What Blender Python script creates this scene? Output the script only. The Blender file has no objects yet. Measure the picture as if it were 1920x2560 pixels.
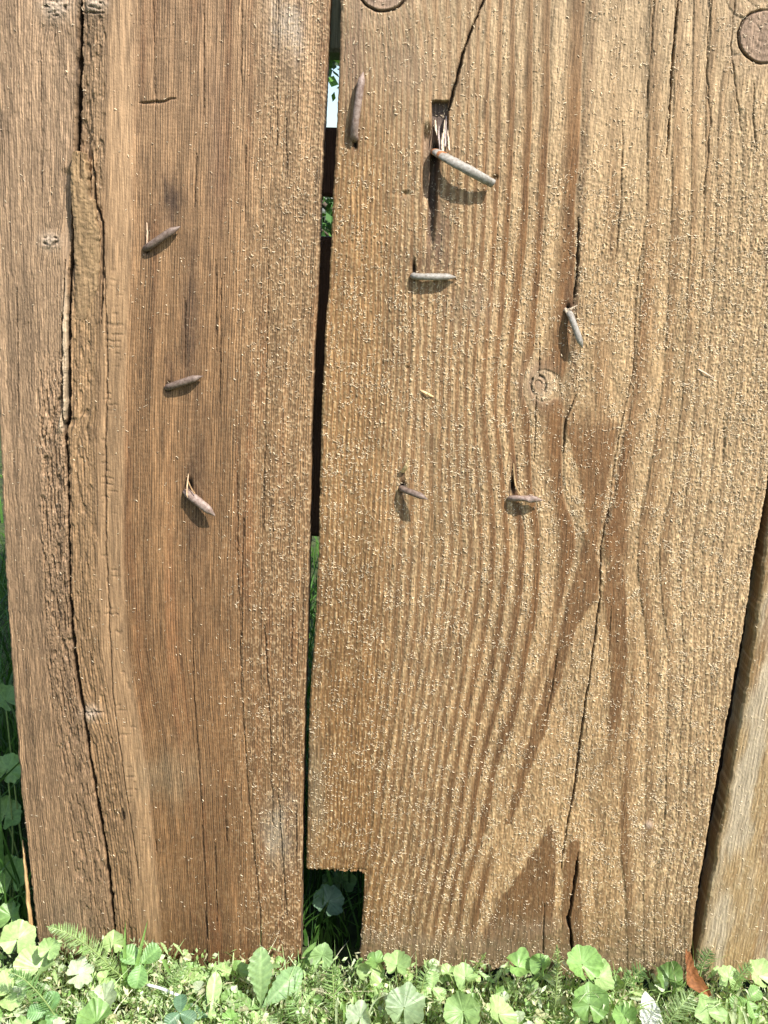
import bpy, math, random
import numpy as np
from mathutils import Vector, Matrix

# ------------------------------------------------------------------ camera, sky, sun, exposure
sc = bpy.context.scene
FPX = 2490.0                      # focal length for a 1920 x 2560 frame
PITCH, ROLL = math.radians(17.0), math.radians(3.0)
CAM = np.array([0.0, -0.83, 0.752])
F = np.array([0, math.cos(PITCH), -math.sin(PITCH)])
R0 = np.array([1.0, 0, 0]); U0 = np.array([0, math.sin(PITCH), math.cos(PITCH)])
RT = math.cos(ROLL) * R0 + math.sin(ROLL) * U0
UP = -math.sin(ROLL) * R0 + math.cos(ROLL) * U0
cd = bpy.data.cameras.new('camera'); cam = bpy.data.objects.new('camera', cd); sc.collection.objects.link(cam)
cd.sensor_fit = 'VERTICAL'; cd.sensor_height = 36.0; cd.lens = 36.0 * FPX / 2560.0
cd.clip_start = 0.01; cd.clip_end = 500
M = Matrix.Identity(4)
for i in range(3):
    M[i][0] = RT[i]; M[i][1] = UP[i]; M[i][2] = -F[i]; M[i][3] = CAM[i]
cam.matrix_world = M
sc.camera = cam
SUN = np.array([0.52, -0.62, 1.0]); SUN /= np.linalg.norm(SUN)
elev = math.asin(SUN[2]); azi = math.atan2(SUN[0], SUN[1])
w = bpy.data.worlds.new('World'); sc.world = w; w.use_nodes = True
nt = w.node_tree
sky = nt.nodes.new('ShaderNodeTexSky'); sky.sky_type = 'NISHITA'; sky.sun_disc = False
sky.sun_elevation = elev; sky.sun_rotation = azi; sky.air_density = 1.0; sky.dust_density = 1.5
bg = nt.nodes['Background']; bg.inputs['Strength'].default_value = 0.13
nt.links.new(sky.outputs[0], bg.inputs['Color'])
sl = bpy.data.lights.new('sun', 'SUN'); sl.energy = 4.6; sl.angle = math.radians(0.5); sl.color = (1.0, 0.955, 0.89)
so = bpy.data.objects.new('sun', sl); sc.collection.objects.link(so)
so.rotation_euler = Vector(SUN).to_track_quat('Z', 'Y').to_euler()
sc.view_settings.view_transform = 'Standard'; sc.view_settings.look = 'None'
sc.view_settings.gamma = 1; sc.view_settings.exposure = 0.8

# ------------------------------------------------------------------ helpers
C = sc.collection
rng = np.random.default_rng(7); random.seed(7)

def P(u, v, y=0.0):
    """point of the vertical plane at depth y that stands at measured position (u, v)"""
    u = np.asarray(u, float); v = np.asarray(v, float); y = np.asarray(y, float)
    d = F + RT * ((u - 960) / FPX)[..., None] - UP * ((v - 1280) / FPX)[..., None]
    t = (y - CAM[1]) / d[..., 1]
    return CAM + d * t[..., None]

def tag(o, label=None, cat=None, group=None, kind=None):
    if label: o['label'] = label
    if cat: o['category'] = cat
    if group: o['group'] = group
    if kind: o['kind'] = kind
    return o

def empty(name, loc, label, cat, group=None):
    o = bpy.data.objects.new(name, None); o.empty_display_size = 0.02; C.objects.link(o)
    o.location = loc
    return tag(o, label, cat, group)

def mesh_obj(name, verts, faces, mat, parent=None, col=None, smooth=True):
    """verts (n,3) world coordinates; faces: list of (k,m) int arrays"""
    if not isinstance(faces, list): faces = [faces]
    faces = [np.asarray(f, np.int32) for f in faces if len(f)]
    verts = np.asarray(verts, np.float32)
    if parent is not None:
        pl = Vector((0, 0, 0)); p = parent
        while p is not None:
            pl += p.location; p = p.parent
        verts = verts - np.array(pl, np.float32)
    me = bpy.data.meshes.new(name)
    me.vertices.add(len(verts)); me.vertices.foreach_set('co', verts.ravel())
    nl = sum(f.size for f in faces); nf = sum(len(f) for f in faces)
    me.loops.add(nl); me.loops.foreach_set('vertex_index', np.concatenate([f.ravel() for f in faces]))
    tot = np.concatenate([np.full(len(f), f.shape[1], np.int32) for f in faces])
    st = np.concatenate([[0], np.cumsum(tot)[:-1]]).astype(np.int32)
    me.polygons.add(nf); me.polygons.foreach_set('loop_start', st)
    try: me.polygons.foreach_set('loop_total', tot)
    except Exception: pass
    me.polygons.foreach_set('use_smooth', np.full(nf, bool(smooth)))
    if col is not None:
        col = np.asarray(col, np.float32)
        if col.shape[1] == 3: col = np.concatenate([col, np.ones((len(col), 1), np.float32)], 1)
        a = me.color_attributes.new('Col', 'FLOAT_COLOR', 'POINT'); a.data.foreach_set('color', col.ravel())
    me.update(calc_edges=True); me.validate()
    me.materials.append(mat)
    o = bpy.data.objects.new(name, me); C.objects.link(o)
    if parent is not None: o.parent = parent
    return o

def lin(r, g, b, k=1.0):
    c = np.array([r, g, b], float) / 255
    return np.where(c <= 0.04045, c / 12.92, ((c + 0.055) / 1.055) ** 2.4) * k

def vnoise(x, y, seed=0):
    r = np.random.default_rng(1000 + seed).random((256, 256))
    xi = np.floor(x).astype(np.int64); yi = np.floor(y).astype(np.int64)
    fx = x - xi; fy = y - yi
    fx = fx * fx * (3 - 2 * fx); fy = fy * fy * (3 - 2 * fy)
    a = r[yi & 255, xi & 255]; b = r[yi & 255, (xi + 1) & 255]
    c = r[(yi + 1) & 255, xi & 255]; d = r[(yi + 1) & 255, (xi + 1) & 255]
    return (a * (1 - fx) + b * fx) * (1 - fy) + (c * (1 - fx) + d * fx) * fy

def fbm(x, y, seed=0, n=3):
    s = 0; a = 0.5; t = 0
    for i in range(n):
        s = s + a * vnoise(x * 2 ** i + 17.3 * i, y * 2 ** i + 5.1 * i, seed + i); t += a; a *= 0.55
    return s / t

def sm(a, b, x):
    t = np.clip((x - a) / (b - a), 0, 1); return t * t * (3 - 2 * t)

def blob(u, v, cx, cy, rx, ry, seed=None, j=0.0):
    d = np.sqrt(((u - cx) / rx) ** 2 + ((v - cy) / ry) ** 2)
    if seed is not None: d = d + j * (fbm(u / (rx * .5), v / (ry * .5), seed) - .5)
    return np.exp(-d * d * 1.4)

def mixc(c, t, col):
    return c * (1 - t[..., None]) + np.asarray(col) * t[..., None]

def pl(path, v, side_fill=True):
    p = np.array(path, float); r = np.interp(v, p[:, 0], p[:, 1])
    s0 = (p[1, 1] - p[0, 1]) / (p[1, 0] - p[0, 0]); return r + s0 * np.minimum(np.asarray(v) - p[0, 0], 0)

def crack(u, v, path, width, depth, seed=0, jit=2.0):
    """path: list of (v,u); returns (depth map 0..1, dark map)"""
    p = np.array(path, float)
    cu = np.interp(v, p[:, 0], p[:, 1]) + (fbm(v / 22.0, v * 0, seed, 3) - .5) * 2 * jit
    ws = np.interp(v, p[:, 0], [q[2] if len(q) > 2 else width for q in path]) if len(path[0]) > 2 else width
    inside = (v > p[0, 0]) & (v < p[-1, 0])
    ends = np.clip(np.minimum(v - p[0, 0], p[-1, 0] - v) / 40.0, 0, 1)
    wv = ws * (0.6 + 0.8 * vnoise(v / 15.0, v * 0 + 3, seed + 5)) * (0.35 + 0.65 * ends)
    t = np.clip(1 - np.abs(u - cu) / np.maximum(wv, 1e-3), 0, 1) * inside
    return t ** 0.6 * depth

# ------------------------------------------------------------------ materials
def new_mat(name):
    m = bpy.data.materials.new(name); m.use_nodes = True
    return m, m.node_tree, m.node_tree.nodes['Principled BSDF']

def wood_mat(name, rough=0.75, fine=0.42):
    m, nt, b = new_mat(name); N = nt.nodes; L = nt.links
    at = N.new('ShaderNodeVertexColor'); at.layer_name = 'Col'
    tc = N.new('ShaderNodeTexCoord')
    mp = N.new('ShaderNodeMapping'); mp.inputs['Scale'].default_value = (1000, 1000, 42)
    L.new(tc.outputs['Object'], mp.inputs['Vector'])
    n1 = N.new('ShaderNodeTexNoise'); n1.inputs['Scale'].default_value = 1; n1.inputs['Detail'].default_value = 3
    L.new(mp.outputs[0], n1.inputs['Vector'])
    mp2 = N.new('ShaderNodeMapping'); mp2.inputs['Scale'].default_value = (1100, 1100, 700)
    L.new(tc.outputs['Object'], mp2.inputs['Vector'])
    n2 = N.new('ShaderNodeTexNoise'); n2.inputs['Scale'].default_value = 1; n2.inputs['Detail'].default_value = 2
    L.new(mp2.outputs[0], n2.inputs['Vector'])
    mr = N.new('ShaderNodeMapRange'); mr.inputs['From Min'].default_value = 0.3; mr.inputs['From Max'].default_value = 0.7
    mr.inputs['To Min'].default_value = 1 - fine; mr.inputs['To Max'].default_value = 1 + fine
    L.new(n1.outputs['Fac'], mr.inputs['Value'])
    mul = N.new('ShaderNodeVectorMath'); mul.operation = 'SCALE'
    L.new(at.outputs['Color'], mul.inputs[0]); L.new(mr.outputs[0], mul.inputs['Scale'])
    L.new(mul.outputs[0], b.inputs['Base Color'])
    b.inputs['Roughness'].default_value = rough; b.inputs['Specular IOR Level'].default_value = 0.35
    ad = N.new('ShaderNodeMath'); ad.operation = 'ADD'
    L.new(n1.outputs['Fac'], ad.inputs[0]); L.new(n2.outputs['Fac'], ad.inputs[1])
    bp = N.new('ShaderNodeBump'); bp.inputs['Strength'].default_value = 0.6; bp.inputs['Distance'].default_value = 0.0005
    L.new(ad.outputs[0], bp.inputs['Height']); L.new(bp.outputs[0], b.inputs['Normal'])
    return m
M_WOOD = wood_mat('weathered_wood')
M_RAIL = wood_mat('rail_wood', 0.85)

def leaf_mat(name, trans=0.3, rough=0.42, spec=0.5):
    m, nt, b = new_mat(name); N = nt.nodes; L = nt.links
    at = N.new('ShaderNodeVertexColor'); at.layer_name = 'Col'
    tc = N.new('ShaderNodeTexCoord')
    n = N.new('ShaderNodeTexNoise'); n.inputs['Scale'].default_value = 220; n.inputs['Detail'].default_value = 4
    L.new(tc.outputs['Object'], n.inputs['Vector'])
    mr = N.new('ShaderNodeMapRange'); mr.inputs['From Min'].default_value = .3; mr.inputs['From Max'].default_value = .7
    mr.inputs['To Min'].default_value = .78; mr.inputs['To Max'].default_value = 1.2
    L.new(n.outputs['Fac'], mr.inputs['Value'])
    mul = N.new('ShaderNodeVectorMath'); mul.operation = 'SCALE'
    L.new(at.outputs['Color'], mul.inputs[0]); L.new(mr.outputs[0], mul.inputs['Scale'])
    L.new(mul.outputs[0], b.inputs['Base Color'])
    b.inputs['Roughness'].default_value = rough; b.inputs['Specular IOR Level'].default_value = spec
    bp = N.new('ShaderNodeBump'); bp.inputs['Strength'].default_value = .5; bp.inputs['Distance'].default_value = .0006
    L.new(n.outputs['Fac'], bp.inputs['Height']); L.new(bp.outputs[0], b.inputs['Normal'])
    tr = N.new('ShaderNodeBsdfTranslucent')
    hs = N.new('ShaderNodeVectorMath'); hs.operation = 'MULTIPLY'; hs.inputs[1].default_value = (1.25, 1.15, 0.5)
    L.new(mul.outputs[0], hs.inputs[0]); L.new(hs.outputs[0], tr.inputs['Color'])
    mx = N.new('ShaderNodeMixShader'); mx.inputs[0].default_value = trans
    L.new(b.outputs[0], mx.inputs[1]); L.new(tr.outputs[0], mx.inputs[2])
    L.new(mx.outputs[0], N['Material Output'].inputs['Surface'])
    return m
M_LEAF = leaf_mat('leaf', 0.3)
M_GRASS = leaf_mat('grass_blade', 0.3, 0.38, 0.6)
M_DRY = leaf_mat('dry_leaf', 0.15, 0.7, 0.2)
M_FAR = leaf_mat('far_foliage', 0.25, 0.5)

def nail_mat(name, c1, c2, metal, rough):
    m, nt, b = new_mat(name); N = nt.nodes; L = nt.links
    tc = N.new('ShaderNodeTexCoord')
    n = N.new('ShaderNodeTexNoise'); n.inputs['Scale'].default_value = 380; n.inputs['Detail'].default_value = 5
    n.inputs['Roughness'].default_value = .65
    L.new(tc.outputs['Object'], n.inputs['Vector'])
    cr = N.new('ShaderNodeValToRGB'); cr.color_ramp.elements[0].position = .30; cr.color_ramp.elements[1].position = .66
    cr.color_ramp.elements[0].color = (*c1, 1); cr.color_ramp.elements[1].color = (*c2, 1)
    L.new(n.outputs['Fac'], cr.inputs[0]); L.new(cr.outputs[0], b.inputs['Base Color'])
    b.inputs['Metallic'].default_value = metal; b.inputs['Roughness'].default_value = rough
    bp = N.new('ShaderNodeBump'); bp.inputs['Strength'].default_value = .5; bp.inputs['Distance'].default_value = .0003
    L.new(n.outputs['Fac'], bp.inputs['Height']); L.new(bp.outputs[0], b.inputs['Normal'])
    return m
M_RUST = nail_mat('rusty_steel', (.07, .04, .026), (.22, .16, .125), 0, .62)
M_RUSTP = nail_mat('pale_rusty_steel', (.12, .068, .045), (.33, .25, .205), 0, .6)
M_ZINC = nail_mat('grey_steel', (.13, .105, .075), (.37, .345, .30), 0, .55)
M_ORANGE = nail_mat('orange_rust', (.17, .06, .02), (.38, .16, .06), .0, .8)
M_HOLE = nail_mat('hole_shade', (.02, .016, .014), (.04, .03, .025), .0, .9)  # near-black, stands for the shade inside the nail end

def soil_mat():
    m, nt, b = new_mat('soil'); N = nt.nodes; L = nt.links
    tc = N.new('ShaderNodeTexCoord')
    n = N.new('ShaderNodeTexNoise'); n.inputs['Scale'].default_value = 60; n.inputs['Detail'].default_value = 8
    L.new(tc.outputs['Object'], n.inputs['Vector'])
    n2 = N.new('ShaderNodeTexNoise'); n2.inputs['Scale'].default_value = 1.2; n2.inputs['Detail'].default_value = 5
    L.new(tc.outputs['Object'], n2.inputs['Vector'])
    cr = N.new('ShaderNodeValToRGB'); e = cr.color_ramp.elements
    e[0].position = .35; e[0].color = (.020, .028, .010, 1); e[1].position = .7; e[1].color = (.07, .075, .028, 1)
    L.new(n.outputs['Fac'], cr.inputs[0])
    cr2 = N.new('ShaderNodeValToRGB'); e = cr2.color_ramp.elements
    e[0].position = .35; e[0].color = (.75, 1.1, .6, 1); e[1].position = .65; e[1].color = (1.2, 1.3, .9, 1)
    L.new(n2.outputs['Fac'], cr2.inputs[0])
    mu = N.new('ShaderNodeVectorMath'); mu.operation = 'MULTIPLY'
    L.new(cr.outputs[0], mu.inputs[0]); L.new(cr2.outputs[0], mu.inputs[1]); L.new(mu.outputs[0], b.inputs['Base Color'])
    b.inputs['Roughness'].default_value = .95
    bp = N.new('ShaderNodeBump'); bp.inputs['Distance'].default_value = .006; L.new(n.outputs['Fac'], bp.inputs['Height'])
    L.new(bp.outputs[0], b.inputs['Normal'])
    return m
M_SOIL = soil_mat()

# ------------------------------------------------------------------ ground
def ground():
    xs = np.concatenate([[-60, -20, -6, -2.5], np.linspace(-1.2, 1.2, 61), [2.5, 6, 20, 60]])
    ys = np.concatenate([[-60, -20, -5, -2], np.linspace(-1.0, 1.4, 61), [2.5, 4, 7, 15, 40, 110]])
    X, Y = np.meshgrid(xs, ys)
    Z = -0.012 + 0.02 * (fbm(X * 6 + 40, Y * 6 + 40, 3) - .5) * (np.abs(X) < 2) * (np.abs(Y) < 2)
    V = np.stack([X, Y, Z], -1).reshape(-1, 3); nx = len(xs); ny = len(ys)
    i = (np.arange(ny - 1)[:, None] * nx + np.arange(nx - 1)[None]).ravel()
    o = mesh_obj('ground', V, np.stack([i, i + 1, i + nx + 1, i + nx], 1), M_SOIL)
    o['kind'] = 'structure'
ground()

# ------------------------------------------------------------------ boards
TH = 0.024
PXM = 0.00036      # metres per measured pixel, roughly

def grid_board(name, parent, uL, uR, v0, v1, fn, du=1.9, dv=2.3, label=None, notch=None, flecks=None, vtop=-6000, bright=1.0, tint=(1, 1, 1)):
    """fn(u, v, dl, dr) -> height in mm, colour.  uL/uR: functions of v."""
    vs = np.concatenate([-12 - (np.linspace(1, 0, 80)[:-1] ** 2) * (-12 - vtop), np.arange(-12, v1, dv), [v1]])
    wmax = (uR(np.array([0.])) - uL(np.array([0.])))[0]
    n = int(wmax / du)
    # rows share the same column parameter; a little denser at the edges
    s = np.linspace(0, 1, n)
    VV = np.repeat(vs[:, None], n, 1)
    L_ = uL(vs)[:, None]; R_ = uR(vs)[:, None]
    UU = L_ + s[None] * (R_ - L_)
    bot = np.array([1.0])
    # bottom edge is not level: shift v down towards the right near the bottom
    if notch and 'bottom' in notch:
        b = notch['bottom'](UU)                              # wanted v at the last row
        k = sm(v1 - 500, v1, VV)
        VV = VV + k * (b - v1)
    h, col, _ = fn(UU, VV)
    lum = (col * np.array([.3, .5, .2])).sum(-1, keepdims=True); col = (col * .95 + lum * .05) * bright * np.array([1, .985, .96]) * np.array(tint)
    dl = (UU - L_); dr = (R_ - UU)
    wob = 3.0
    e = np.minimum(dl, dr)
    h = h - 1.6 * np.clip(1 - e / 7.0, 0, 1) ** 2
    Q = P(UU, VV, 0.0)
    Q[..., 1] = -h * 0.001
    ny = len(vs)
    idx = np.arange(ny * n).reshape(ny, n)
    quads = np.stack([idx[:-1, :-1], idx[1:, :-1], idx[1:, 1:], idx[:-1, 1:]], -1)
    keep = np.ones(quads.shape[:2], bool)
    if notch and 'cut' in notch:
        uc = (UU[:-1, :-1] + UU[1:, 1:]) / 2; vc = (VV[:-1, :-1] + VV[1:, 1:]) / 2
        keep &= ~notch['cut'](uc, vc)
    if notch and 'cut' in notch:
        dcut = notch['dist'](UU, VV)
        Q[..., 1] += 0.0014 * np.clip(1 - np.abs(dcut) / 7, 0, 1) ** 2
    qk = quads[keep].reshape(-1, 4)
    # directed boundary edges -> side faces
    ed = np.concatenate([qk[:, [0, 1]], qk[:, [1, 2]], qk[:, [2, 3]], qk[:, [3, 0]]])
    NN = ny * n
    key = ed[:, 0].astype(np.int64) * NN + ed[:, 1]; rkey = ed[:, 1].astype(np.int64) * NN + ed[:, 0]
    bd = ed[~np.isin(key, rkey)]
    verts = Q.reshape(-1, 3); cols = col.reshape(-1, 3)
    front = verts[bd].reshape(-1, 3)                          # own copies so the corner stays crisp
    m = len(front); steps = 4; vl = [verts]; cl = [cols]; fl = [qk]; base = len(verts)
    cfront = cols[bd].reshape(-1, 3)
    layers = []
    for k in range(steps + 1):
        f2 = front.copy(); t = k / steps
        f2[:, 1] = front[:, 1] * (1 - t) + TH * t
        if 0 < k < steps:
            f2[:, 0] += (rng.random(m) - .5) * 0 
        vl.append(f2); cl.append(cfront * (0.85 + 0.1 * math.sin(k * 3.1))); layers.append(base + k * m)
    pi = np.arange(0, m, 2)
    for k in range(steps):
        a = layers[k]; b_ = layers[k + 1]
        fl.append(np.stack([a + pi + 1, a + pi, b_ + pi, b_ + pi + 1], 1))
    # back face, coarse strips
    base = sum(len(x) for x in vl)
    rows = np.unique(np.linspace(0, ny - 1, 60).astype(int))
    cc = np.unique(np.linspace(0, n - 1, 30).astype(int))
    bk = Q[np.ix_(rows, cc)].copy(); bk[..., 1] = TH - 0.0005
    bi = base + np.arange(bk.shape[0] * bk.shape[1]).reshape(bk.shape[:2])
    bq = np.stack([bi[:-1, :-1], bi[:-1, 1:], bi[1:, 1:], bi[1:, :-1]], -1)
    bkeep = np.ones(bq.shape[:2], bool)
    if notch and 'cut' in notch:
        uu = UU[np.ix_(rows, cc)]; vv = VV[np.ix_(rows, cc)]
        c4 = notch['cut'](uu, vv)
        bkeep = ~(c4[:-1, :-1] | c4[1:, 1:] | c4[1:, :-1] | c4[:-1, 1:])
    vl.append(bk.reshape(-1, 3)); cl.append(np.full((bk.shape[0] * bk.shape[1], 3), .12)); fl.append(bq[bkeep])
    # raised wood fibres left by the saw (small bent slivers standing off the face)
    if flecks:
        fu, fv, flen, fwid, fang, flift, fcol = flecks
        hh, cc_, _ = fn(fu, fv)
        c0 = P(fu, fv, 0.0); c0[:, 1] = -hh * 0.001
        d = np.stack([np.cos(fang), np.zeros_like(fang), np.sin(fang)], 1)
        nrm = np.stack([-np.sin(fang), np.zeros_like(fang), np.cos(fang)], 1)
        L2 = flen[:, None] * 0.5; W2 = fwid[:, None] * 0.5
        bend = (rng.random(len(fu))[:, None] - .5) * 0.7 * flen[:, None]
        out = np.array([0, -1.0, 0])
        base = sum(len(x) for x in vl); nf = len(fu)
        tilt = rng.random(nf)[:, None] * 0.8
        fac = np.array([.35, -.75, .75]) + rng.normal(0, .35, (nf, 3)); sv = np.cross(d, fac); sv /= np.linalg.norm(sv, axis=1)[:, None]
        pts = []
        for t, ww, li in ((-1, .7, 0.0), (-.3, 1.0, .8), (.35, .9, 1.0), (1, .25, .75)):
            ctr = c0 + d * L2 * t + nrm * bend * (1 - t * t) * .5 + out * (flift[:, None] * li + 0.00005)
            pts.append(ctr + sv * W2 * ww); pts.append(ctr - sv * W2 * ww)
        pts = np.stack(pts, 1)
        vl.append(pts.reshape(-1, 3)); cl.append(np.repeat(fcol, 8, 0))
        k = base + np.arange(nf) * 8
        for a in (0, 2, 4):
            fl.append(np.stack([k + a, k + a + 1, k + a + 3, k + a + 2], 1))
    o = mesh_obj(name, np.concatenate(vl), fl, M_WOOD, parent, np.clip(np.concatenate(cl), 0.004, .95))
    if label: o['label'] = label
    return o

def path1659(pts):      # (x, y[, w]) measured on a 1659 px wide view -> (v, u[, w])
    k = 1920 / 1659.0
    return [(p[1] * k, p[0] * k) + tuple(p[2:]) for p in pts]

# ---- left board ------------------------------------------------------------------------------------
A_R = [(-1250, 862), (0, 824), (142, 818), (310, 810), (487, 801), (696, 795), (819, 789), (1078, 778), (1389, 773), (1557, 769), (1765, 762), (2200, 754), (2440, 750)]
A_L = [(-1250, -106), (0, -50), (1104, 0), (1389, 13), (1557, 23), (1765, 37), (1972, 52), (2200, 73), (2430, 96)]
def aL(v): return pl(A_L, v) + (fbm(v / 30., v * 0, 40) - .5) * 4 + (fbm(v / 7., v * 0, 43) - .5) * 2
def aR(v): return pl(A_R, v) + (fbm(v / 40., v * 0, 41) - .5) * 3 + (fbm(v / 6., v * 0, 42) - .5) * 1.6
A_CR = path1659([(176, -300), (175, 0), (172, 120), (167, 300), (160, 420), (150, 560), (149, 700), (150, 880), (141, 930), (148, 1050), (150, 1250), (155, 1340), (165, 1450), (184, 1560), (205, 1700), (232, 1850), (247, 2010), (252, 2120)])
A_BAND = path1659([(272, -300), (270, 0), (266, 500), (252, 900), (248, 1200), (256, 1400), (282, 1550), (305, 1700), (328, 1950), (345, 2120)])

def a_canon(u, v):
    l, c, b, r = aL(v), pl(A_CR, v), pl(A_BAND, v), aR(v)
    out = np.where(u < c, -50 + (u - l) / (c - l) * (200 + 50),
          np.where(u < b, 200 + (u - c) / (b - c) * (310 - 200), 310 + (u - b) / (r - b) * (820 - 310)))
    return out

def board_a(u, v):
    q = a_canon(u, v)
    q = q + 6 * (fbm(u / 90., v / 300., 60) - .5)
    # small knots bend the grain
    for kx, ky, r in ((126, 602, 26), (140, 18, 40), (228, 1782, 22), (200, 1065, 16)):
        d2 = ((u - kx) / r) ** 2 + ((v - ky) / (r * 1.6)) ** 2
        q = q + np.sign(u - kx) * 14 * np.exp(-d2) * (1 - np.exp(-d2 * 3))
    left = 1 - sm(185, 210, q); mid = sm(190, 212, q) * (1 - sm(255, 275, q)); band = sm(262, 278, q) * (1 - sm(325, 342, q))
    right = sm(325, 345, q); fuzz = sm(560, 740, q + 40 * (fbm(u / 60, v / 200., 61) - .5))
    # colours
    c = np.zeros(u.shape + (3,)) + lin(178, 140, 102)
    c = mixc(c, left, lin(182, 150, 118)); c = mixc(c, mid, lin(172, 138, 100)); c = mixc(c, band, lin(190, 152, 112))
    c = mixc(c, right, lin(170, 130, 90)); c = mixc(c, fuzz, lin(178, 140, 98)); c = mixc(c, fuzz * sm(700, 1900, v) * .5, lin(150, 112, 72))
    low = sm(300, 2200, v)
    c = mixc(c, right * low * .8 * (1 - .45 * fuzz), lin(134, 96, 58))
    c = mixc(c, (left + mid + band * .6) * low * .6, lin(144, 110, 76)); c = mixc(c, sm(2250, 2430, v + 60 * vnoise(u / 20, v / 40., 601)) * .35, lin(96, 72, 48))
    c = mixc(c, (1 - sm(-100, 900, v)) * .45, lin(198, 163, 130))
    colm = fbm(q / 22., v / 900., 62, 3); c = c * (0.62 + 0.76 * colm)[..., None]
    big = fbm(q / 60., v / 260., 64, 3); c = c * (0.8 + 0.4 * big)[..., None]
    red = fbm(q / 30., v / 400., 65, 2); c = mixc(c, sm(.55, .8, red) * .35 * right, lin(142, 88, 50))
    # dark streaks / stains, pale weathered patches
    c = mixc(c, .85 * blob(u, v, 428, 500, 32, 75, 66, 1.2), lin(76, 58, 48))
    c = mixc(c, .75 * blob(u, v, 478, 800, 24, 180, 67, 1.2), lin(88, 66, 52))
    c = mixc(c, .6 * blob(u, v, 495, 1190, 26, 230, 68, 1), lin(94, 70, 50))
    c = mixc(c, .5 * blob(u, v, 540, 360, 30, 240, 69, 1), lin(136, 105, 84))
    c = mixc(c, .7 * blob(u, v, 722, 70, 55, 110, 70, 1.2), lin(214, 197, 178))
    c = mixc(c, .55 * blob(u, v, 697, 2080, 45, 85, 71, 1.4), lin(186, 176, 158))
    c = mixc(c, .35 * blob(u, v, 420, 1930, 80, 90, 72, 1.2), lin(165, 148, 118))
    c = mixc(c, .35 * blob(u, v, 180, 2330, 100, 120, 73, 1.2), lin(160, 142, 118))
    c = mixc(c, .5 * blob(u, v, 395, 2230, 60, 60, 74, 1), lin(150, 118, 84))
    for (sx, sy, rx, ry, a_) in ((368, 580, 14, 60, .5), (424, 930, 16, 60, .5), (470, 1190, 16, 60, .5), (480, 1330, 14, 50, .35)):
        c = mixc(c, a_ * blob(u, v, sx, sy, rx, ry, int(sx), 1.1), lin(84, 60, 46))
    # fine grain
    fq = q / 6.2 + 1.2 * fbm(q / 30, v / 500., 75)
    fr = fq - np.floor(fq); rid = vnoise(np.floor(fq) * 7.1, v / 500., 76) * 1.3
    late = sm(.45, .8, fr) * (1 - sm(.9, 1, fr))
    amp = (.55 + .9 * rid) * (1 - .75 * band)
    c = c * (1 - .55 * late * amp)[..., None]
    streak = .6 * vnoise(q / 2.3, v / 45., 77) + .4 * vnoise(q / 4.6, v / 160., 777); c = c * (.62 + .76 * streak)[..., None]
    mott = vnoise(u / 5, v / 6., 78); c = c * (.93 + .14 * mott)[..., None]
    h = 0.22 * late * amp + .35 * (streak - .5) + .3 * (fbm(q / 4., v / 30., 79, 3) - .5)
    h += 1.2 * (fbm(q / 40., v / 500., 81, 2) - .5)
    saw = vnoise(u / 40., v / 3.2, 80); h += right * .12 * (saw - .5)
    c = c * (1 + right[..., None] * .10 * (saw - .5)[..., None])
    # flaky torn surface on the left third
    fl = fbm(q / 7. + 2 * fbm(u / 15, v / 20, 82), v / 30., 83, 3)
    flm = (left * 1.5 * sm(75, 110, q) * sm(820, 1050, v) * (1 - .5 * sm(1700, 1900, v)) + mid * .9 + .35 * left)
    h += flm * 1.3 * (np.abs((fl * 5) % 1 - .5))
    h -= flm * 1.3 * sm(.55, .75, vnoise(q / 5., v / 24., 84))
    # fuzzy margin
    fz = vnoise(u / 3.4, v / 4.2, 85); fz2 = vnoise(u / 8, v / 6, 86)
    h += (fuzz * .7 + .12) * (sm(.5, .8, fz) * .45 + .25 * fz2)
    c = mixc(c, (fuzz * .45 + .10) * sm(.58, .85, fz), lin(220, 188, 146)); c = c * (1 - .22 * fuzz * (1 - sm(.1, .4, fz)))[..., None]
    # ladder checks over the pale band
    cy = v / 17. + .35 * vnoise(q / 9., v / 60., 87) + 2.5 * vnoise(v / 70., v * 0, 877); fy = cy - np.floor(cy)
    on = vnoise(np.floor(cy) * 3.7, q / 10., 88)
    chk = (1 - sm(.06, .2, np.abs(fy - .5))) * sm(.35, .5, on) * band * sm(500, 900, v) * (1 - sm(2000, 2200, v)) * sm(272, 282, q) * (1 - sm(300 + 20 * on, 312 + 20 * on, q))
    chk = chk * sm(.4, .62, vnoise(v / 26., q / 40., 881)); h -= .6 * chk; c = c * (1 - .28 * chk)[..., None]
    h += band * .5
    # recess beside the split: long torn trough with the splinter standing in it
    rec = sm(199, 203, q) * (1 - sm(231, 236, q + 5 * (vnoise(v / 12., v * 0, 89) - .5))) * sm(-200, 100, v) * (1 - sm(660, 720, v))
    h -= 3.2 * rec * sm(150, 420, v) + .8 * rec
    c = mixc(c, rec * .35 * sm(300, 420, v), lin(120, 92, 70))
    rec2 = sm(150, 166, u) * (1 - sm(174, 180, u)) * sm(415, 440, v) * (1 - sm(600, 690, v))
    h -= 3.0 * rec2; c = mixc(c, rec2 * .4, lin(176, 150, 126))
    cu_ = pl(A_CR, v); lip = sm(cu_ - 20, cu_ - 15, u) * (1 - sm(cu_ - 6, cu_ - 3, u)) * sm(640, 820, v) * (1 - sm(1060, 1090, v))
    c = mixc(c, lip * .85, lin(222, 196, 164)); h += lip * 2.6
    # cracks
    dk = np.zeros_like(u)
    def add(path, w_, depth, seed, jit=2.0, dark=.85):
        nonlocal h, dk
        t = crack(u, v, path, w_, 1.0, seed, jit); h = h - t * depth; dk = np.maximum(dk, t * dark)
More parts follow.
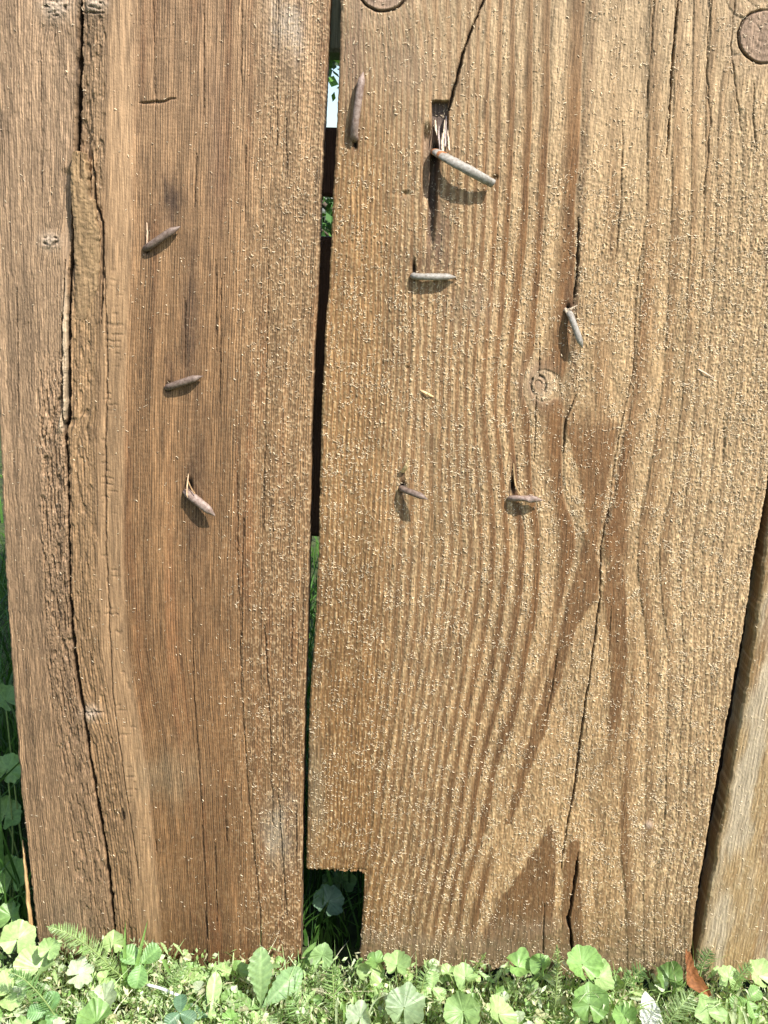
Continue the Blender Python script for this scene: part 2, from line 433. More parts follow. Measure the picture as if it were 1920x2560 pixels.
    add(path1659([(176, -300, 4), (175, -10, 5), (172, 120, 7), (168, 230, 8), (164, 330, 6), (155, 500, 3.5), (150, 640, 5), (149, 800, 6), (147, 905, 6.5), (141, 925, 6), (148, 1050, 3.5), (150, 1250, 3), (155, 1340, 5), (165, 1450, 6), (184, 1560, 4.5), (205, 1700, 5), (232, 1850, 5.5), (247, 2010, 5), (252, 2120, 5)]), 5, 14, 90, 2.5, .97)
    add(path1659([(140, 560, 2), (135, 700, 3), (134, 860, 4), (140, 935, 4)]), 3, 4, 91, 2, .8)
    add(path1659([(200, 330, 3), (206, 440, 5), (222, 480, 4), (222, 600, 4), (219, 700, 2)]), 3, 4, 92, 2, .85)
    add(path1659([(226, 560, 2), (232, 800, 3), (228, 960, 3), (229, 1180, 2.4), (243, 1500, 2), (268, 1680, 2), (300, 1900, 2)]), 2, 2, 93, 2, .6)
    for i, pth in enumerate([[(330, -100), (336, 240)], [(440, -100), (441, 250)], [(523, -100), (522, 210)], [(602, -100), (600, 130), (598, 330)],
                [(425, 330), (420, 450)], [(531, 300), (530, 480)], [(618, 250), (620, 380)], [(400, 640), (399, 800)], [(466, 560), (468, 760)],
                [(478, 600), (475, 900)], [(581, 540), (574, 900), (570, 1150)], [(513, 1000), (514, 1300)], [(527, 1120), (519, 1440)],
                [(415, 1240), (418, 1480), (438, 1780), (444, 1950), (450, 2120)],
                [(515, 1250), (522, 1500), (540, 1750), (560, 1950), (566, 2120)], [(572, 1350), (581, 1500), (590, 1800)],
                [(632, 1280), (630, 1440)], [(652, 1620), (665, 1900)], [(485, 1750), (492, 1850)], [(36, 620), (40, 900)], [(88, 100), (90, 420)],
                [(600, 1700), (610, 1840), (620, 1980)], [(465, 1820), (470, 2000)], [(640, 1740), (642, 1900)]]):
        add(path1659(pth), 1.3 + .9 * ((i * 37) % 10) / 10, 1.6, 100 + i, 2.2, .42 + .4 * ((i * 53) % 10) / 10)
    add(path1659([(30, 1640, 2), (48, 1760, 4), (58, 1850, 4), (76, 2010, 5), (90, 2120, 5)]), 3, 8, 130, 1.5, .9)
    for (kx, ky, kl) in ((306, 2020, 40), (232, 1780, 22), (225, 1630, 30), (388, 2100, 30), (515, 2290, 60)):   # little dark slits
        add([(ky, kx), (ky + kl, kx + 4)], 3, 3, kx, 1.5, .85)
    # cross break with torn edge
    t = crack(v, u, [(348, 262), (380, 256), (440, 246)], 5, 1, 140, 6); h = h - t * 2.2; dk = np.maximum(dk, .4 * t)
    t = crack(v, u, [(205, 30), (262, 34)], 3, 1, 141, 2); h = h - t * 2; dk = np.maximum(dk, .6 * t)
    t = crack(v, u, [(200, 1782), (260, 1780)], 3, 1, 142, 2); h = h - t * 2; dk = np.maximum(dk, .5 * t)
    # knots
    for kx, ky, r in ((126, 602, 26), (140, 18, 40), (228, 1782, 22), (240, 10, 28)):
        d = np.sqrt(((u - kx) / r) ** 2 + ((v - ky) / (r * .8)) ** 2) + .35 * (fbm(u / 9, v / 9, 143) - .5)
        k = np.exp(-d * d * 1.2); c = mixc(c, k * .75, lin(214, 192, 170)); h += 1.8 * k + k * 1.8 * (fbm(u / 9, v / 5, 1431) - .5)
        hole = np.exp(-((d - .55) / .14) ** 2) * sm(.5, .7, vnoise(u / 14, v / 8, 1432)); dk = np.maximum(dk, hole * .7); h -= hole * 2
    t = blob(u, v, 162, 1068, 6, 5); h -= 4 * t; dk = np.maximum(dk, .9 * t)
    # nail holes
    for kx, ky, rx, ry in ((366, 625, 6, 10), (420, 968, 6, 14), (472, 1218, 10, 22)):
        t = blob(u, v, kx, ky, rx, ry); h -= 5 * t; dk = np.maximum(dk, np.clip(t * 1.2, 0, .95))
    c = c * (1 - dk)[..., None] + lin(46, 30, 20) * dk[..., None] * .6  # deep shade of cracks and holes put into the colour
    return h, c, fuzz

# ---- right board -----------------------------------------------------------------------------------
B_L = [(-1250, 906), (0, 853), (142, 849), (310, 842), (487, 833), (696, 824), (819, 814), (1078, 803), (1389, 796), (1557, 788), (1765, 773), (1900, 771), (2174, 766), (2450, 762)]
B_R = [(-1250, 2290), (0, 2085), (700, 2000), (1192, 1921), (1400, 1884), (1644, 1847), (1938, 1792), (2232, 1744), (2440, 1718)]
def bL(v): return pl(B_L, v) + (fbm(v / 30., v * 0, 44) - .5) * 4 + (fbm(v / 5., v * 0, 45) - .5) * 2.4
def bR(v): return pl(B_R, v) + (fbm(v / 40., v * 0, 46) - .5) * 6 + (fbm(v / 6., v * 0, 47) - .5) * 3

PH = {  # ring number along the board: rows of (u, phase)
 -400: [(850, 0), (1010, 15), (1075, 18), (1150, 21), (1235, 24), (1300, 26), (1392, 28), (1475, 29), (1555, 29.4), (1630, 29), (1692, 28), (1740, 27), (1776, 26), (1810, 25), (1900, 22), (2100, 15)],
 0: [(853, 0), (1010, 14), (1080, 18), (1155, 21), (1228, 24), (1292, 26), (1380, 28), (1462, 29.0), (1545, 29.4), (1622, 29), (1684, 28), (1734, 27), (1768, 26), (1800, 25), (1890, 22), (2100, 14)],
 560: [(829, 0), (1016, 15), (1079, 18), (1148, 21), (1215, 24), (1275, 26), (1362, 28), (1446, 29), (1530, 29.5), (1612, 29), (1678, 28), (1726, 27), (1759, 26), (1790, 25), (1880, 22), (2020, 15)],
 980: [(810, 0), (1005, 15), (1066, 18), (1130, 21), (1189, 24), (1244, 26), (1284, 27.2), (1345, 28.4), (1420, 29), (1500, 29.6), (1582, 29), (1656, 28), (1707, 27), (1737, 26), (1765, 25), (1850, 22), (1950, 16)],
 1200: [(800, 0), (990, 15), (1062, 18), (1130, 21), (1198, 24), (1262, 26), (1328, 28), (1415, 29.05), (1480, 29.5), (1540, 29), (1620, 28), (1680, 27), (1720, 26), (1750, 25), (1830, 22), (1920, 18)],
 1390: [(796, 0), (979, 15), (1060, 18), (1134, 21), (1205, 24), (1276, 26), (1352, 28), (1436, 29), (1482, 29.15), (1502, 29.0), (1530, 28.85), (1560, 28.75), (1593, 28), (1648, 27), (1700, 26), (1735, 25), (1800, 22), (1890, 18)],
 1644: [(783, 0), (960, 15), (1035, 18), (1100, 21), (1170, 24), (1240, 26), (1320, 28), (1396, 29), (1440, 30.0), (1478, 30.2), (1518, 30.0), (1562, 29), (1619, 28), (1670, 27), (1707, 26), (1735, 25), (1810, 20), (1850, 17)],
 1938: [(771, 0), (920, 15), (990, 18), (1050, 21), (1112, 24), (1170, 26), (1238, 28), (1305, 29), (1352, 30), (1420, 30.3), (1500, 30), (1538, 29), (1612, 28), (1663, 27), (1700, 26), (1770, 22), (1795, 20)],
 2100: [(768, 0), (905, 15), (970, 18), (1030, 21), (1088, 24), (1140, 26), (1205, 28), (1268, 29), (1320, 30), (1350, 30.25), (1376, 30.62), (1402, 30.15), (1434, 30.6), (1458, 30.2), (1485, 30), (1545, 29), (1610, 28), (1655, 27), (1690, 26), (1770, 22)],
 2232: [(766, 0), (880, 15), (940, 18), (1000, 21), (1060, 24), (1110, 26), (1165, 28), (1215, 29), (1256, 30), (1300, 30.6), (1374, 30.9), (1398, 30.4), (1426, 30.85), (1466, 30.7), (1484, 30), (1560, 29), (1610, 28), (1690, 25), (1750, 20)],
 2500: [(764, 2), (850, 15), (905, 18), (960, 21), (1015, 24), (1060, 26), (1110, 28), (1160, 29), (1200, 30), (1260, 30.6), (1400, 30.9), (1480, 30.7), (1505, 30), (1570, 29), (1610, 28), (1690, 25), (1740, 20)],
}
_rows = sorted(PH)
_ug = np.linspace(700, 2350, 1101)
_tab = []
for r_ in _rows:
    p_ = np.array(PH[r_]); y_ = np.interp(_ug, p_[:, 0], p_[:, 1])
    k_ = np.exp(-np.linspace(-2, 2, 17) ** 2); k_ /= k_.sum()
    yp = np.pad(y_, 8, mode='edge'); _tab.append(np.convolve(yp, k_, 'valid'))
_tab = np.array(_tab)
# dense, smoothly interpolated in v
_vg = np.arange(-420, 2520, 12.0)
_dense = np.empty((len(_vg), len(_ug)))
for i_, vv_ in enumerate(_vg):
    j = min(max(np.searchsorted(_rows, vv_) - 1, 0), len(_rows) - 2)
    t_ = np.clip((vv_ - _rows[j]) / (_rows[j + 1] - _rows[j]), 0, 1)
    j0 = max(j - 1, 0); j3 = min(j + 2, len(_rows) - 1)
    h_ = _rows[j + 1] - _rows[j]
    m1 = (_tab[j + 1] - _tab[j0]) / (_rows[j + 1] - _rows[j0]) * h_
    m2 = (_tab[j3] - _tab[j]) / (_rows[j3] - _rows[j]) * h_
    _dense[i_] = (2*t_**3-3*t_**2+1)*_tab[j] + (t_**3-2*t_**2+t_)*m1 + (-2*t_**3+3*t_**2)*_tab[j+1] + (t_**3-t_**2)*m2

def b_phase(u, v):
    x = np.clip((u - 700) / 1.5, 0, len(_ug) - 1.001); y = np.clip((v + 420) / 12.0, 0, len(_vg) - 1.001)
    xi = x.astype(int); yi = y.astype(int); fx = x - xi; fy = y - yi
    return (_dense[yi, xi] * (1 - fx) + _dense[yi, xi + 1] * fx) * (1 - fy) + (_dense[yi + 1, xi] * (1 - fx) + _dense[yi + 1, xi + 1] * fx) * fy

def board_b(u, v):
    uu = u + 5 * (fbm(u / 70., v / 220., 160) - .5) + 2.2 * (fbm(u / 14, v / 60., 161) - .5)
    ph = b_phase(uu, v)
    # knots: add a bump of phase so the rings wrap round them
    KN = ((958, -38, 88, 3.0), (1912, 92, 80, 3.6), (1346, 962, 34, 1.3))
    for kx, ky, r, a in KN:
        d2 = ((u - kx) / r) ** 2 + ((v - ky) / (r * 1.25)) ** 2
        ph = ph + a * np.exp(-d2 * .9)
    ph = ph + .20 * (fbm(u / 30., v / 260., 162) - .5)
    fr = ph - np.floor(ph); rid = vnoise(np.floor(ph) * 5.3, v / 900., 163)
    wide = sm(20, 27, ph)                                   # broad rings in the middle of the board
    late = sm(.34 - .1 * rid, .72, fr) * (1 - sm(.93, .985, fr))
    late_f = sm(.25, .6, fr) * (1 - sm(.85, 1, fr))
    la = late * wide + late_f * (1 - wide) * .8
    jg = 12 * (fbm(u / 6., v / 34., 1601) - .5)
    def reg(rows, soft=5.0):
        r_ = np.array(rows, float); l_ = np.interp(v, r_[:, 0], r_[:, 1]); q_ = np.interp(v, r_[:, 0], r_[:, 2])
        return sm(-soft, soft, u + jg - l_) * sm(-soft, soft, q_ - u - jg) * (v > r_[0, 0]) * (v < r_[-1, 0])
    D = reg([(940, 1400, 1404), (1000, 1392, 1470), (1060, 1408, 1548), (1110, 1425, 1540), (1180, 1445, 1524), (1300, 1466, 1504), (1420, 1476, 1488)]) * sm(940, 1120, v)
    D = np.maximum(D, reg([(1368, 1541, 1543), (1385, 1534, 1551), (1420, 1520, 1559), (1480, 1507, 1566), (1560, 1514, 1568), (1640, 1528, 1567), (1800, 1520, 1552), (1960, 1512, 1532), (2060, 1508, 1515)], 4) * (1 - sm(1750, 2050, v)))
    D = np.maximum(D, reg([(1330, 1462, 1468), (1390, 1452, 1490), (1440, 1436, 1500), (1500, 1418, 1490), (1560, 1402, 1445), (1650, 1382, 1416), (1800, 1335, 1372), (1900, 1305, 1335), (2060, 1262, 1280)], 4))
    D = np.maximum(D, reg([(2060, 1374, 1382), (2100, 1352, 1387), (2180, 1300, 1390), (2260, 1240, 1386), (2330, 1210, 1380), (2400, 1190, 1370)], 4))
    D = np.maximum(D, reg([(2096, 1434, 1446), (2130, 1412, 1450), (2200, 1406, 1452), (2290, 1404, 1458), (2400, 1400, 1460)], 4))
    core = sm(1365, 1460, v) * reg([(1370, 1440, 1575), (1500, 1405, 1580), (1650, 1368, 1580), (1800, 1320, 1570), (1960, 1270, 1555), (2060, 1240, 1550), (2260, 1215, 1545), (2460, 1180, 1530)], 8)
    farR = sm(1640, 1760, u + (v - 1200) * .12); upR = sm(1540, 1600, u) * (1 - .4 * sm(1000, 1500, v))
    la = la * (1 - .45 * farR) * (1 - .45 * upR) * (1 - .8 * core); D = D * (.80 + .45 * fbm(u / 3., v / 60., 1602) + .12 * (vnoise(u / 8., v / 10., 1603) - .5)); la = np.maximum(la, np.clip(D, 0, 1) * .95)
    c = np.zeros(u.shape + (3,)) + lin(202, 170, 126)
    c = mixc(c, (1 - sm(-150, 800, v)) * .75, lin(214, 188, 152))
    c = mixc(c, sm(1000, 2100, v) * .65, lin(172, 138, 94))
    c = mixc(c, (1 - sm(900, 1040, u)) * sm(100, 500, v) * .55, lin(196, 150, 88))
    c = mixc(c, (1 - sm(900, 1000, u)) * sm(1300, 1800, v) * .45, lin(160, 118, 68))
    c = mixc(c, farR * .35, lin(210, 184, 144))
    c = mixc(c, la * (.92 - .25 * (1 - sm(0, 500, v))), lin(132, 92, 52) * (1 - .25 * sm(1000, 1900, v))[..., None])
    big = fbm(u / 90., v / 300., 164, 3); c = c * (.80 + .4 * big)[..., None]
    streak = fbm(uu / 3.2, v / 70., 165, 2); c = c * (.70 + .6 * streak)[..., None]
    mott = fbm(u / 7., v / 9., 166, 2); c = c * (.82 + .36 * mott)[..., None]
    # brown heart wedge, flat and smooth, narrowing downwards
    wl = np.interp(v, [1000, 1090, 1180, 1300, 1400], [1385, 1412, 1440, 1462, 1475]); wr = np.interp(v, [1000, 1090, 1180, 1300, 1400], [1560, 1545, 1528, 1508, 1490])
    inw = sm(-4, 4, u - wl) * sm(-4, 4, wr - u) * sm(1010, 1090, v) * (1 - sm(1380, 1405, v))
    inw = inw * 0
    # stains
    c = mixc(c, .55 * np.exp(-((u - pl(path1659([(1290, -100), (1275, 140), (1262, 300), (1252, 560), (1243, 700), (1235, 900)]), v)) / 12.) ** 2) * (1 - sm(900, 1080, v)), lin(128, 96, 68))
    c = mixc(c, .45 * np.exp(-((u - pl(path1659([(1400, 560), (1380, 760), (1350, 960), (1310, 1130), (1290, 1300)]), v)) / 14.) ** 2) * sm(560, 760, v) * (1 - sm(1300, 1450, v)), lin(140, 94, 52))
    c = mixc(c, .7 * blob(u, v, 1100, 610, 34, 110, 167, 1), lin(124, 100, 84))
    c = mixc(c, .5 * blob(u, v, 1180, 760, 60, 70, 168, 1), lin(170, 146, 120))
    c = mixc(c, .5 * blob(u, v, 1030, 170, 110, 120, 169, 1), lin(176, 150, 124))
    c = mixc(c, .6 * blob(u, v, 885, 120, 36, 130, 170, 1.2), lin(150, 122, 104))
    c = mixc(c, .45 * blob(u, v, 1085, 1320, 40, 70, 171, 1), lin(160, 128, 84))
    c = mixc(c, .3 * blob(u, v, 1288, 1050, 14, 160, 172, .6), lin(110, 80, 56))
    c = mixc(c, .55 * blob(u, v, 790, 1960, 26, 200, 173, 1), lin(150, 138, 112))
    foot = sm(2310, 2345, v + 14 * (vnoise(u / 12., v * 0, 174) - .5) - (u - 900) * .06)
    c = mixc(c, foot * .5, lin(178, 160, 134))
    c = mixc(c, .6 * blob(u, v, 1330, 2330, 120, 34, 175, .8), lin(176, 150, 122))
    for (sx, sy, rx, ry, a_) in ((886, 335, 26, 60, .5), (1090, 400, 24, 60, .55), (1050, 668, 30, 46, .4), (1424, 760, 16, 70, .5), (1006, 1190, 14, 60, .5), (1284, 1200, 14, 70, .5), (1006, 1275, 18, 50, .35), (1300, 1290, 16, 50, .3)):
        c = mixc(c, a_ * blob(u, v, sx, sy, rx, ry, int(sx), 1.1), lin(98, 72, 54))
    # relief
    h = (.5 * wide + .3) * la * .8
    h += .9 * wide * (fr > .97) * 0 + .45 * (streak - .5)
    early = (1 - .8 * la)
    rough = (.35 + .65 * sm(150, 700, v)) * early
    f1 = vnoise(u / 3.3, v / 4.0, 176); f2 = vnoise(u / 5.2, v / 6.4, 177); f3 = vnoise(u / 13., v / 9., 178)
    zone = .55 + .5 * fbm(u / 120., v / 160., 179) + .35 * farR
    h += rough * zone * (.52 * sm(.4, .85, f1) + .25 * f2 + .15 * sm(.5, .8, f3)) + .45 * early * (vnoise(u / 3.0, v / 16., 1761) - .5)
    h += .10 * f1 + 1.6 * (fbm(u / 70., v / 700., 180, 2) - .5)
    c = mixc(c, rough * zone * .65 * sm(.58, .86, f1), lin(242, 216, 168))
    c = c * (1 - .30 * rough * zone * (1 - sm(.15, .45, f1)))[..., None]
    gf = np.exp(-((np.minimum(fr, 1 - fr)) / .16) ** 2) * (1 - wide); gf = gf * (.2 + 1.1 * rid); h -= .35 * gf; c = c * (1 - .5 * gf)[..., None]
    vfin = fbm(u / 2.6, v / 28., 181, 2); lm = 1 - sm(930, 1010, u)
    c = c * (1 - .22 * lm * (vfin - .3))[..., None]; h += lm * .6 * (vfin - .5)
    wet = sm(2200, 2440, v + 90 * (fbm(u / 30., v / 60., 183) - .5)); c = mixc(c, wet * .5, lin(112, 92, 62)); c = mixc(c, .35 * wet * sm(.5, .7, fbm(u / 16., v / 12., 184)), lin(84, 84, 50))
    dk = np.zeros_like(u)
    # knots
    for kx, ky, r in ((958, -38, 66), (1912, 92, 67)):
        d = np.sqrt((u - kx) ** 2 + (v - ky) ** 2) + 5 * (fbm(u / 20, v / 20, 182) - .5)
        k = 1 - sm(r - 3, r, d)
        kc = np.zeros(u.shape + (3,)) + lin(188, 160, 136); kc = kc * (.9 + .07 * np.sin(d / 3.0 + 2 * fbm(u / 16, v / 16, 1821)) + .25 * (fbm(u / 5, v / 5, 1822) - .5))[..., None]
        c = c * (1 - k[..., None]) + kc * k[..., None]
        h = h * (1 - k) + k * (.12 * np.sin(d / 3.0) + .3 + .6 * fbm(u / 5, v / 5, 1822))
        g = np.exp(-((d - r) / 2.6) ** 2); g = g * (.35 + .65 * sm(-.3, .4, (kx - u) / r if kx > 1500 else (v - ky) / r))
        h -= 3.5 * g; dk = np.maximum(dk, .85 * g)
        halo = np.exp(-((d - r * 1.35) / (r * .3)) ** 2); c = mixc(c, halo * .3 * (d > r), lin(206, 178, 148))
    kx, ky = 1346, 962
    d = np.sqrt(((u - kx) / 1.0) ** 2 + ((v - ky) / 1.3) ** 2) + 6 * (fbm(u / 12, v / 12., 1829) - .5)
    c = mixc(c, .85 * np.exp(-(d / 38) ** 2), lin(208, 182, 152)); c = mixc(c, .6 * np.exp(-((d - 8) / 6) ** 2), lin(176, 140, 104))
    c = c * (1 - .16 * (np.sin(d / 2.4) > 0) * np.exp(-(d / 26) ** 2))[..., None]
    h = h * (1 - .85 * np.exp(-(d / 36) ** 2)) + 1.3 * np.exp(-(d / 40) ** 2)
    ang = np.arctan2(v - ky, u - kx)
    g = np.exp(-((d - 19) / 2.6) ** 2) * sm(.42, .6, vnoise(ang * 1.6 + 9, ang * 0, 1828) + .25 * np.sin(ang + 4.6)) + .7 * np.exp(-((d - 9) / 1.6) ** 2) * (np.sin(ang) < -.2); h -= 1.8 * g; dk = np.maximum(dk, .75 * g)
    d = np.sqrt((u - 1622) ** 2 + ((v - 2062) / .9) ** 2); k = np.exp(-(d / 9) ** 2)
    c = mixc(c, k * .9, lin(222, 196, 178)); h += k * 1.0
    c = mixc(c, .5 * blob(u, v, 1608, 2085, 5, 26), lin(130, 92, 60))
    # cracks
    def add(path, w_, depth, seed, jit=2.0, dark=.85):
        nonlocal h, dk
        t = crack(u, v, path, w_, 1.0, seed, jit); h = h - t * depth; dk = np.maximum(dk, t * dark)
    add(path1659([(1060, -120, 3), (1045, 0, 3.5), (1020, 60, 3), (1000, 115, 4), (988, 160, 4.5), (975, 215, 5), (968, 240, 5)]), 3.5, 7, 200, 2, .93)
    add(path1659([(1475, -100), (1465, 0), (1452, 130), (1446, 250), (1440, 340)]), 2.6, 6, 201, 1.5, .85)
    add(path1659([(1250, 470), (1246, 600), (1238, 660)]), 3.4, 4, 202, 2, .85)
    add(path1659([(1388, 520), (1375, 620), (1368, 800), (1345, 900), (1325, 1010), (1310, 1140)]), 1.5, 2, 203, 2, .6)
    add(path1659([(1315, 1090, 1), (1298, 1180, 1.2), (1295, 1290, 2), (1278, 1430, 2.2), (1262, 1530, 2.8), (1240, 1700, 2.8), (1222, 1800, 1.8), (1212, 1880, 1.3)]), 2.3, 5, 204, 2, .8)
    add(path1659([(1248, 1840, 2.5), (1243, 1900, 4), (1228, 1980, 4.5), (1236, 2050, 4.5), (1240, 2100, 4)]), 4, 10, 205, 3, .95)
    add(path1659([(1166, 740), (1164, 815)]), 2, 3, 206, 2, .75)
    add(path1659([(1158, 850), (1154, 1000)]), 2, 2, 207, 2, .55)
    add(path1659([(1246, 850), (1222, 905), (1216, 980)]), 3, 3, 208, 2, .8)
    add(path1659([(1345, 260), (1342, 420), (1330, 560)]), 2, 1.6, 209, 3, .5)
    add(path1659([(1545, -50), (1530, 60), (1526, 160), (1535, 260), (1520, 420)]), 2, 1.6, 210, 3, .5)
    add(path1659([(1590, -30), (1578, 100), (1590, 190), (1602, 290)]), 2, 1.6, 211, 3, .5)
    add(path1659([(1412, 0), (1405, 140), (1395, 240)]), 2, 1.6, 212, 3, .5)
    add(path1659([(1205, 1400), (1190, 1500), (1175, 1560)]), 1.8, 1.8, 213, 2, .5)
    add(path1659([(985, 590), (940, 520), (935, 560)][:1] + [(1160, 540), (1158, 600)]), 1.8, 1.5, 214, 2, .4)
    add(path1659([(1630, 180), (1625, 250), (1635, 330)]), 2, 1.6, 215, 3, .5)
    add(path1659([(1563, 900), (1562, 1000)]), 4, 1.4, 216, 3, .45)
    add(path1659([(1320, 1300), (1312, 1480)]), 1.6, 1.4, 217, 2, .5)
    add(path1659([(1176, 1950), (1172, 2090)]), 2, 2, 218, 2, .5)
    for i in range(26):                                      # groove at the edge of the broad rings
        pass
    gr = np.exp(-(np.minimum(fr, 1 - fr) / .045) ** 2) * wide * (1 - inw) * (1 - .8 * core); h -= .5 * gr; c = c * (1 - .35 * gr)[..., None]
    # torn slot above the long nail; grey wood, darkened to put its shade into the colour
    sl = sm(1078, 1082, u) * (1 - sm(1119, 1123, u - (v - 250) * -.02)) * sm(250, 257, v + 4 * (vnoise(u / 4., u * 0, 220) - .5)) * (1 - sm(330, 390, v))
    h = h - 7.5 * sl * (1 - .5 * sm(290, 380, v)); c = mixc(c, sl * .9, lin(112, 98, 94))
    sl2 = sm(1054, 1062, u - .0 * v) * (1 - sm(1086, 1094, u)) * sm(300, 350, v) * (1 - sm(470, 520, v - (u - 1060)))
    h = h - 7 * sl2; c = mixc(c, sl2 * .5, lin(170, 146, 130))
    sl3 = sm(1072, 1078, u + (v - 450) * .06) * (1 - sm(1090, 1097, u + (v - 450) * .06)) * sm(370, 400, v) * (1 - sm(560, 640, v))
    h = h - 5.5 * sl3; c = mixc(c, sl3 * .75, lin(92, 76, 68))
    for kx, ky, rx, ry, dp in ((1091, 375, 9, 26, 8), (888, 362, 5, 14, 5), (1035, 672, 4, 22, 5), (1420, 772, 6, 12, 4), (1006, 1220, 9, 14, 6), (1281, 1215, 6, 26, 6), (1238, 445, 8, 8, 3), (1018, 920, 5, 5, 2), (1014, 485, 14, 8, 2)):
        t = blob(u, v, kx, ky, rx, ry); h -= dp * t
        if dp > 3.5: dk = np.maximum(dk, np.clip(t * 1.3, 0, .95))
    c = c * (1 - dk)[..., None] + lin(46, 30, 20) * dk[..., None] * .6  # cracks, knot rims and holes: deep shade put into the colour
    return h, c, rough * zone

# ---- far right board -------------------------------------------------------------------------------
C_L = [(-1250, 2412), (0, 2162), (1350, 1912), (1644, 1878), (1938, 1826), (2232, 1771), (2440, 1735)]
def cL(v): return pl(C_L, v) + (fbm(v / 40., v * 0, 48) - .5) * 8 + (fbm(v / 10., v * 0, 49) - .5) * 3
def cR(v): return pl([(-1250, 3100), (0, 2830), (2440, 2290)], v)
def board_c(u, v):
    q = (u - cL(v)); q = q + 8 * (fbm(u / 60., v / 200., 240) - .5)
    c = np.zeros(u.shape + (3,)) + lin(186, 158, 116)
    c = mixc(c, sm(.38, .62, fbm(q / 45., v / 220., 241)) * .8, lin(208, 194, 170))
    c = mixc(c, sm(.5, .75, fbm(q / 30., v / 260., 242)) * .6, lin(158, 118, 72))
    c = mixc(c, (1 - sm(2, 24, q)) * .4, lin(150, 128, 84))
    fq = q / 8.; fr = fq - np.floor(fq); late = sm(.4, .8, fr) * (1 - sm(.9, 1, fr))
    st = fbm(q / 2.6, v / 50., 243, 2)
    c = c * (1 - .22 * late)[..., None] * (.8 + .4 * st)[..., None]
    f1 = vnoise(q / 3.2, v / 6., 244)
    h = .2 * late + .4 * (st - .5) + .25 * sm(.5, .85, f1) + .5 * (fbm(q / 20, v / 190., 245) - .5)
    h -= 1.5 * np.clip(1 - q / 12., 0, 1) ** 1.6
    c = mixc(c, .35 * sm(.6, .88, f1), lin(232, 212, 172))
    return h, c, st

# ------------------------------------------------------------------ the fence
fence = empty('plank_fence', (0, 0.012, 0), 'weathered brown plank fence of wide upright boards with bent nails, standing in the weeds', 'fence')

def make_flecks(n, fn, uL, uR, v1, seed, thr, size=1.0, cut=None):
    r = np.random.default_rng(seed)
    v = r.random(n) * (v1 + 10) - 10; u = uL(v) + 4 + r.random(n) * (uR(v) - uL(v) - 8)
    _, c, dens = fn(u, v)
    lev = r.random(n)
    k = (lev < np.clip(dens, 0, 1) * 1.0 + thr) & (u < 1990) & (u > -40)
    if cut is not None: k &= ~cut(u, v)
    # clumps
    cl = vnoise(u / 22., v / 16., seed) ; k &= (r.random(n) < (.12 + 1.4 * sm(.38, .85, cl)) * (.45 + .55 * sm(200, 800, v)))
    u = u[k]; v = v[k]; c = c[k]; m = len(u)
    ln = (0.0009 + 0.0022 * r.random(m) ** 2.0) * size
    big = r.random(m) < .035; ln[big] *= 1.9
    wd = 0.00028 + .00042 * r.random(m); wd[big] *= .8
    ang = r.normal(0, .5, m) + (r.random(m) < .5) * (1.57 + r.normal(0, .1, m))
    lift = 0.0002 + .0007 * r.random(m)
    col = mixc(c, np.full(m, .7), lin(246, 226, 190)) * (.5 + .5 * r.random(m))[:, None]
    return u, v, ln, wd, ang, lift, col

def cutB(u, v):
    top = np.interp(u, [766, 800, 850, 905, 915], [2172, 2174, 2176, 2178, 2190]) + 2.6 * (vnoise(u / 4.5, u * 0, 300) - .5) * 2
    right = np.interp(v, [2174, 2190, 2308, 2395, 2480], [914, 912, 906, 899, 892]) + 2 * (vnoise(v / 9., v * 0, 301) - .5)
    return (v > top) & (u < right)
def distB(u, v):
    right = np.interp(v, [2174, 2190, 2308, 2395, 2480], [914, 912, 906, 899, 892])
    dv_ = np.where(u < 914, np.abs(v - 2175), 99); du_ = np.where(v > 2175, np.abs(u - right), 99)
    return np.minimum(dv_, du_)

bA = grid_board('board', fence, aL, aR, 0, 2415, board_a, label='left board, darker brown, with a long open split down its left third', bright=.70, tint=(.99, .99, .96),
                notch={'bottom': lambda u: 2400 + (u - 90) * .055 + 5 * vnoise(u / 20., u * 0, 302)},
                flecks=make_flecks(26000, board_a, aL, aR, 2400, 11, .10))
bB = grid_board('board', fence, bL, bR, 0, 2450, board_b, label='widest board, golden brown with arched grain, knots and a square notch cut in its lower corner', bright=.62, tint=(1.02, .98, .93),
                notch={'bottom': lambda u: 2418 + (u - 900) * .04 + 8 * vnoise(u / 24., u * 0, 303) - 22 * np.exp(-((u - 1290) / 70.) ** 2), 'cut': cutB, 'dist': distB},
                flecks=make_flecks(125000, board_b, bL, bR, 2420, 12, .10, cut=cutB))
bC = grid_board('board', fence, cL, cR, 0, 2450, board_c, label='greyish pale board at the right edge, set behind a dark gap', bright=.62, tint=(1.02, .99, .93),
                flecks=make_flecks(9000, board_c, cL, cR, 2420, 13, .25))

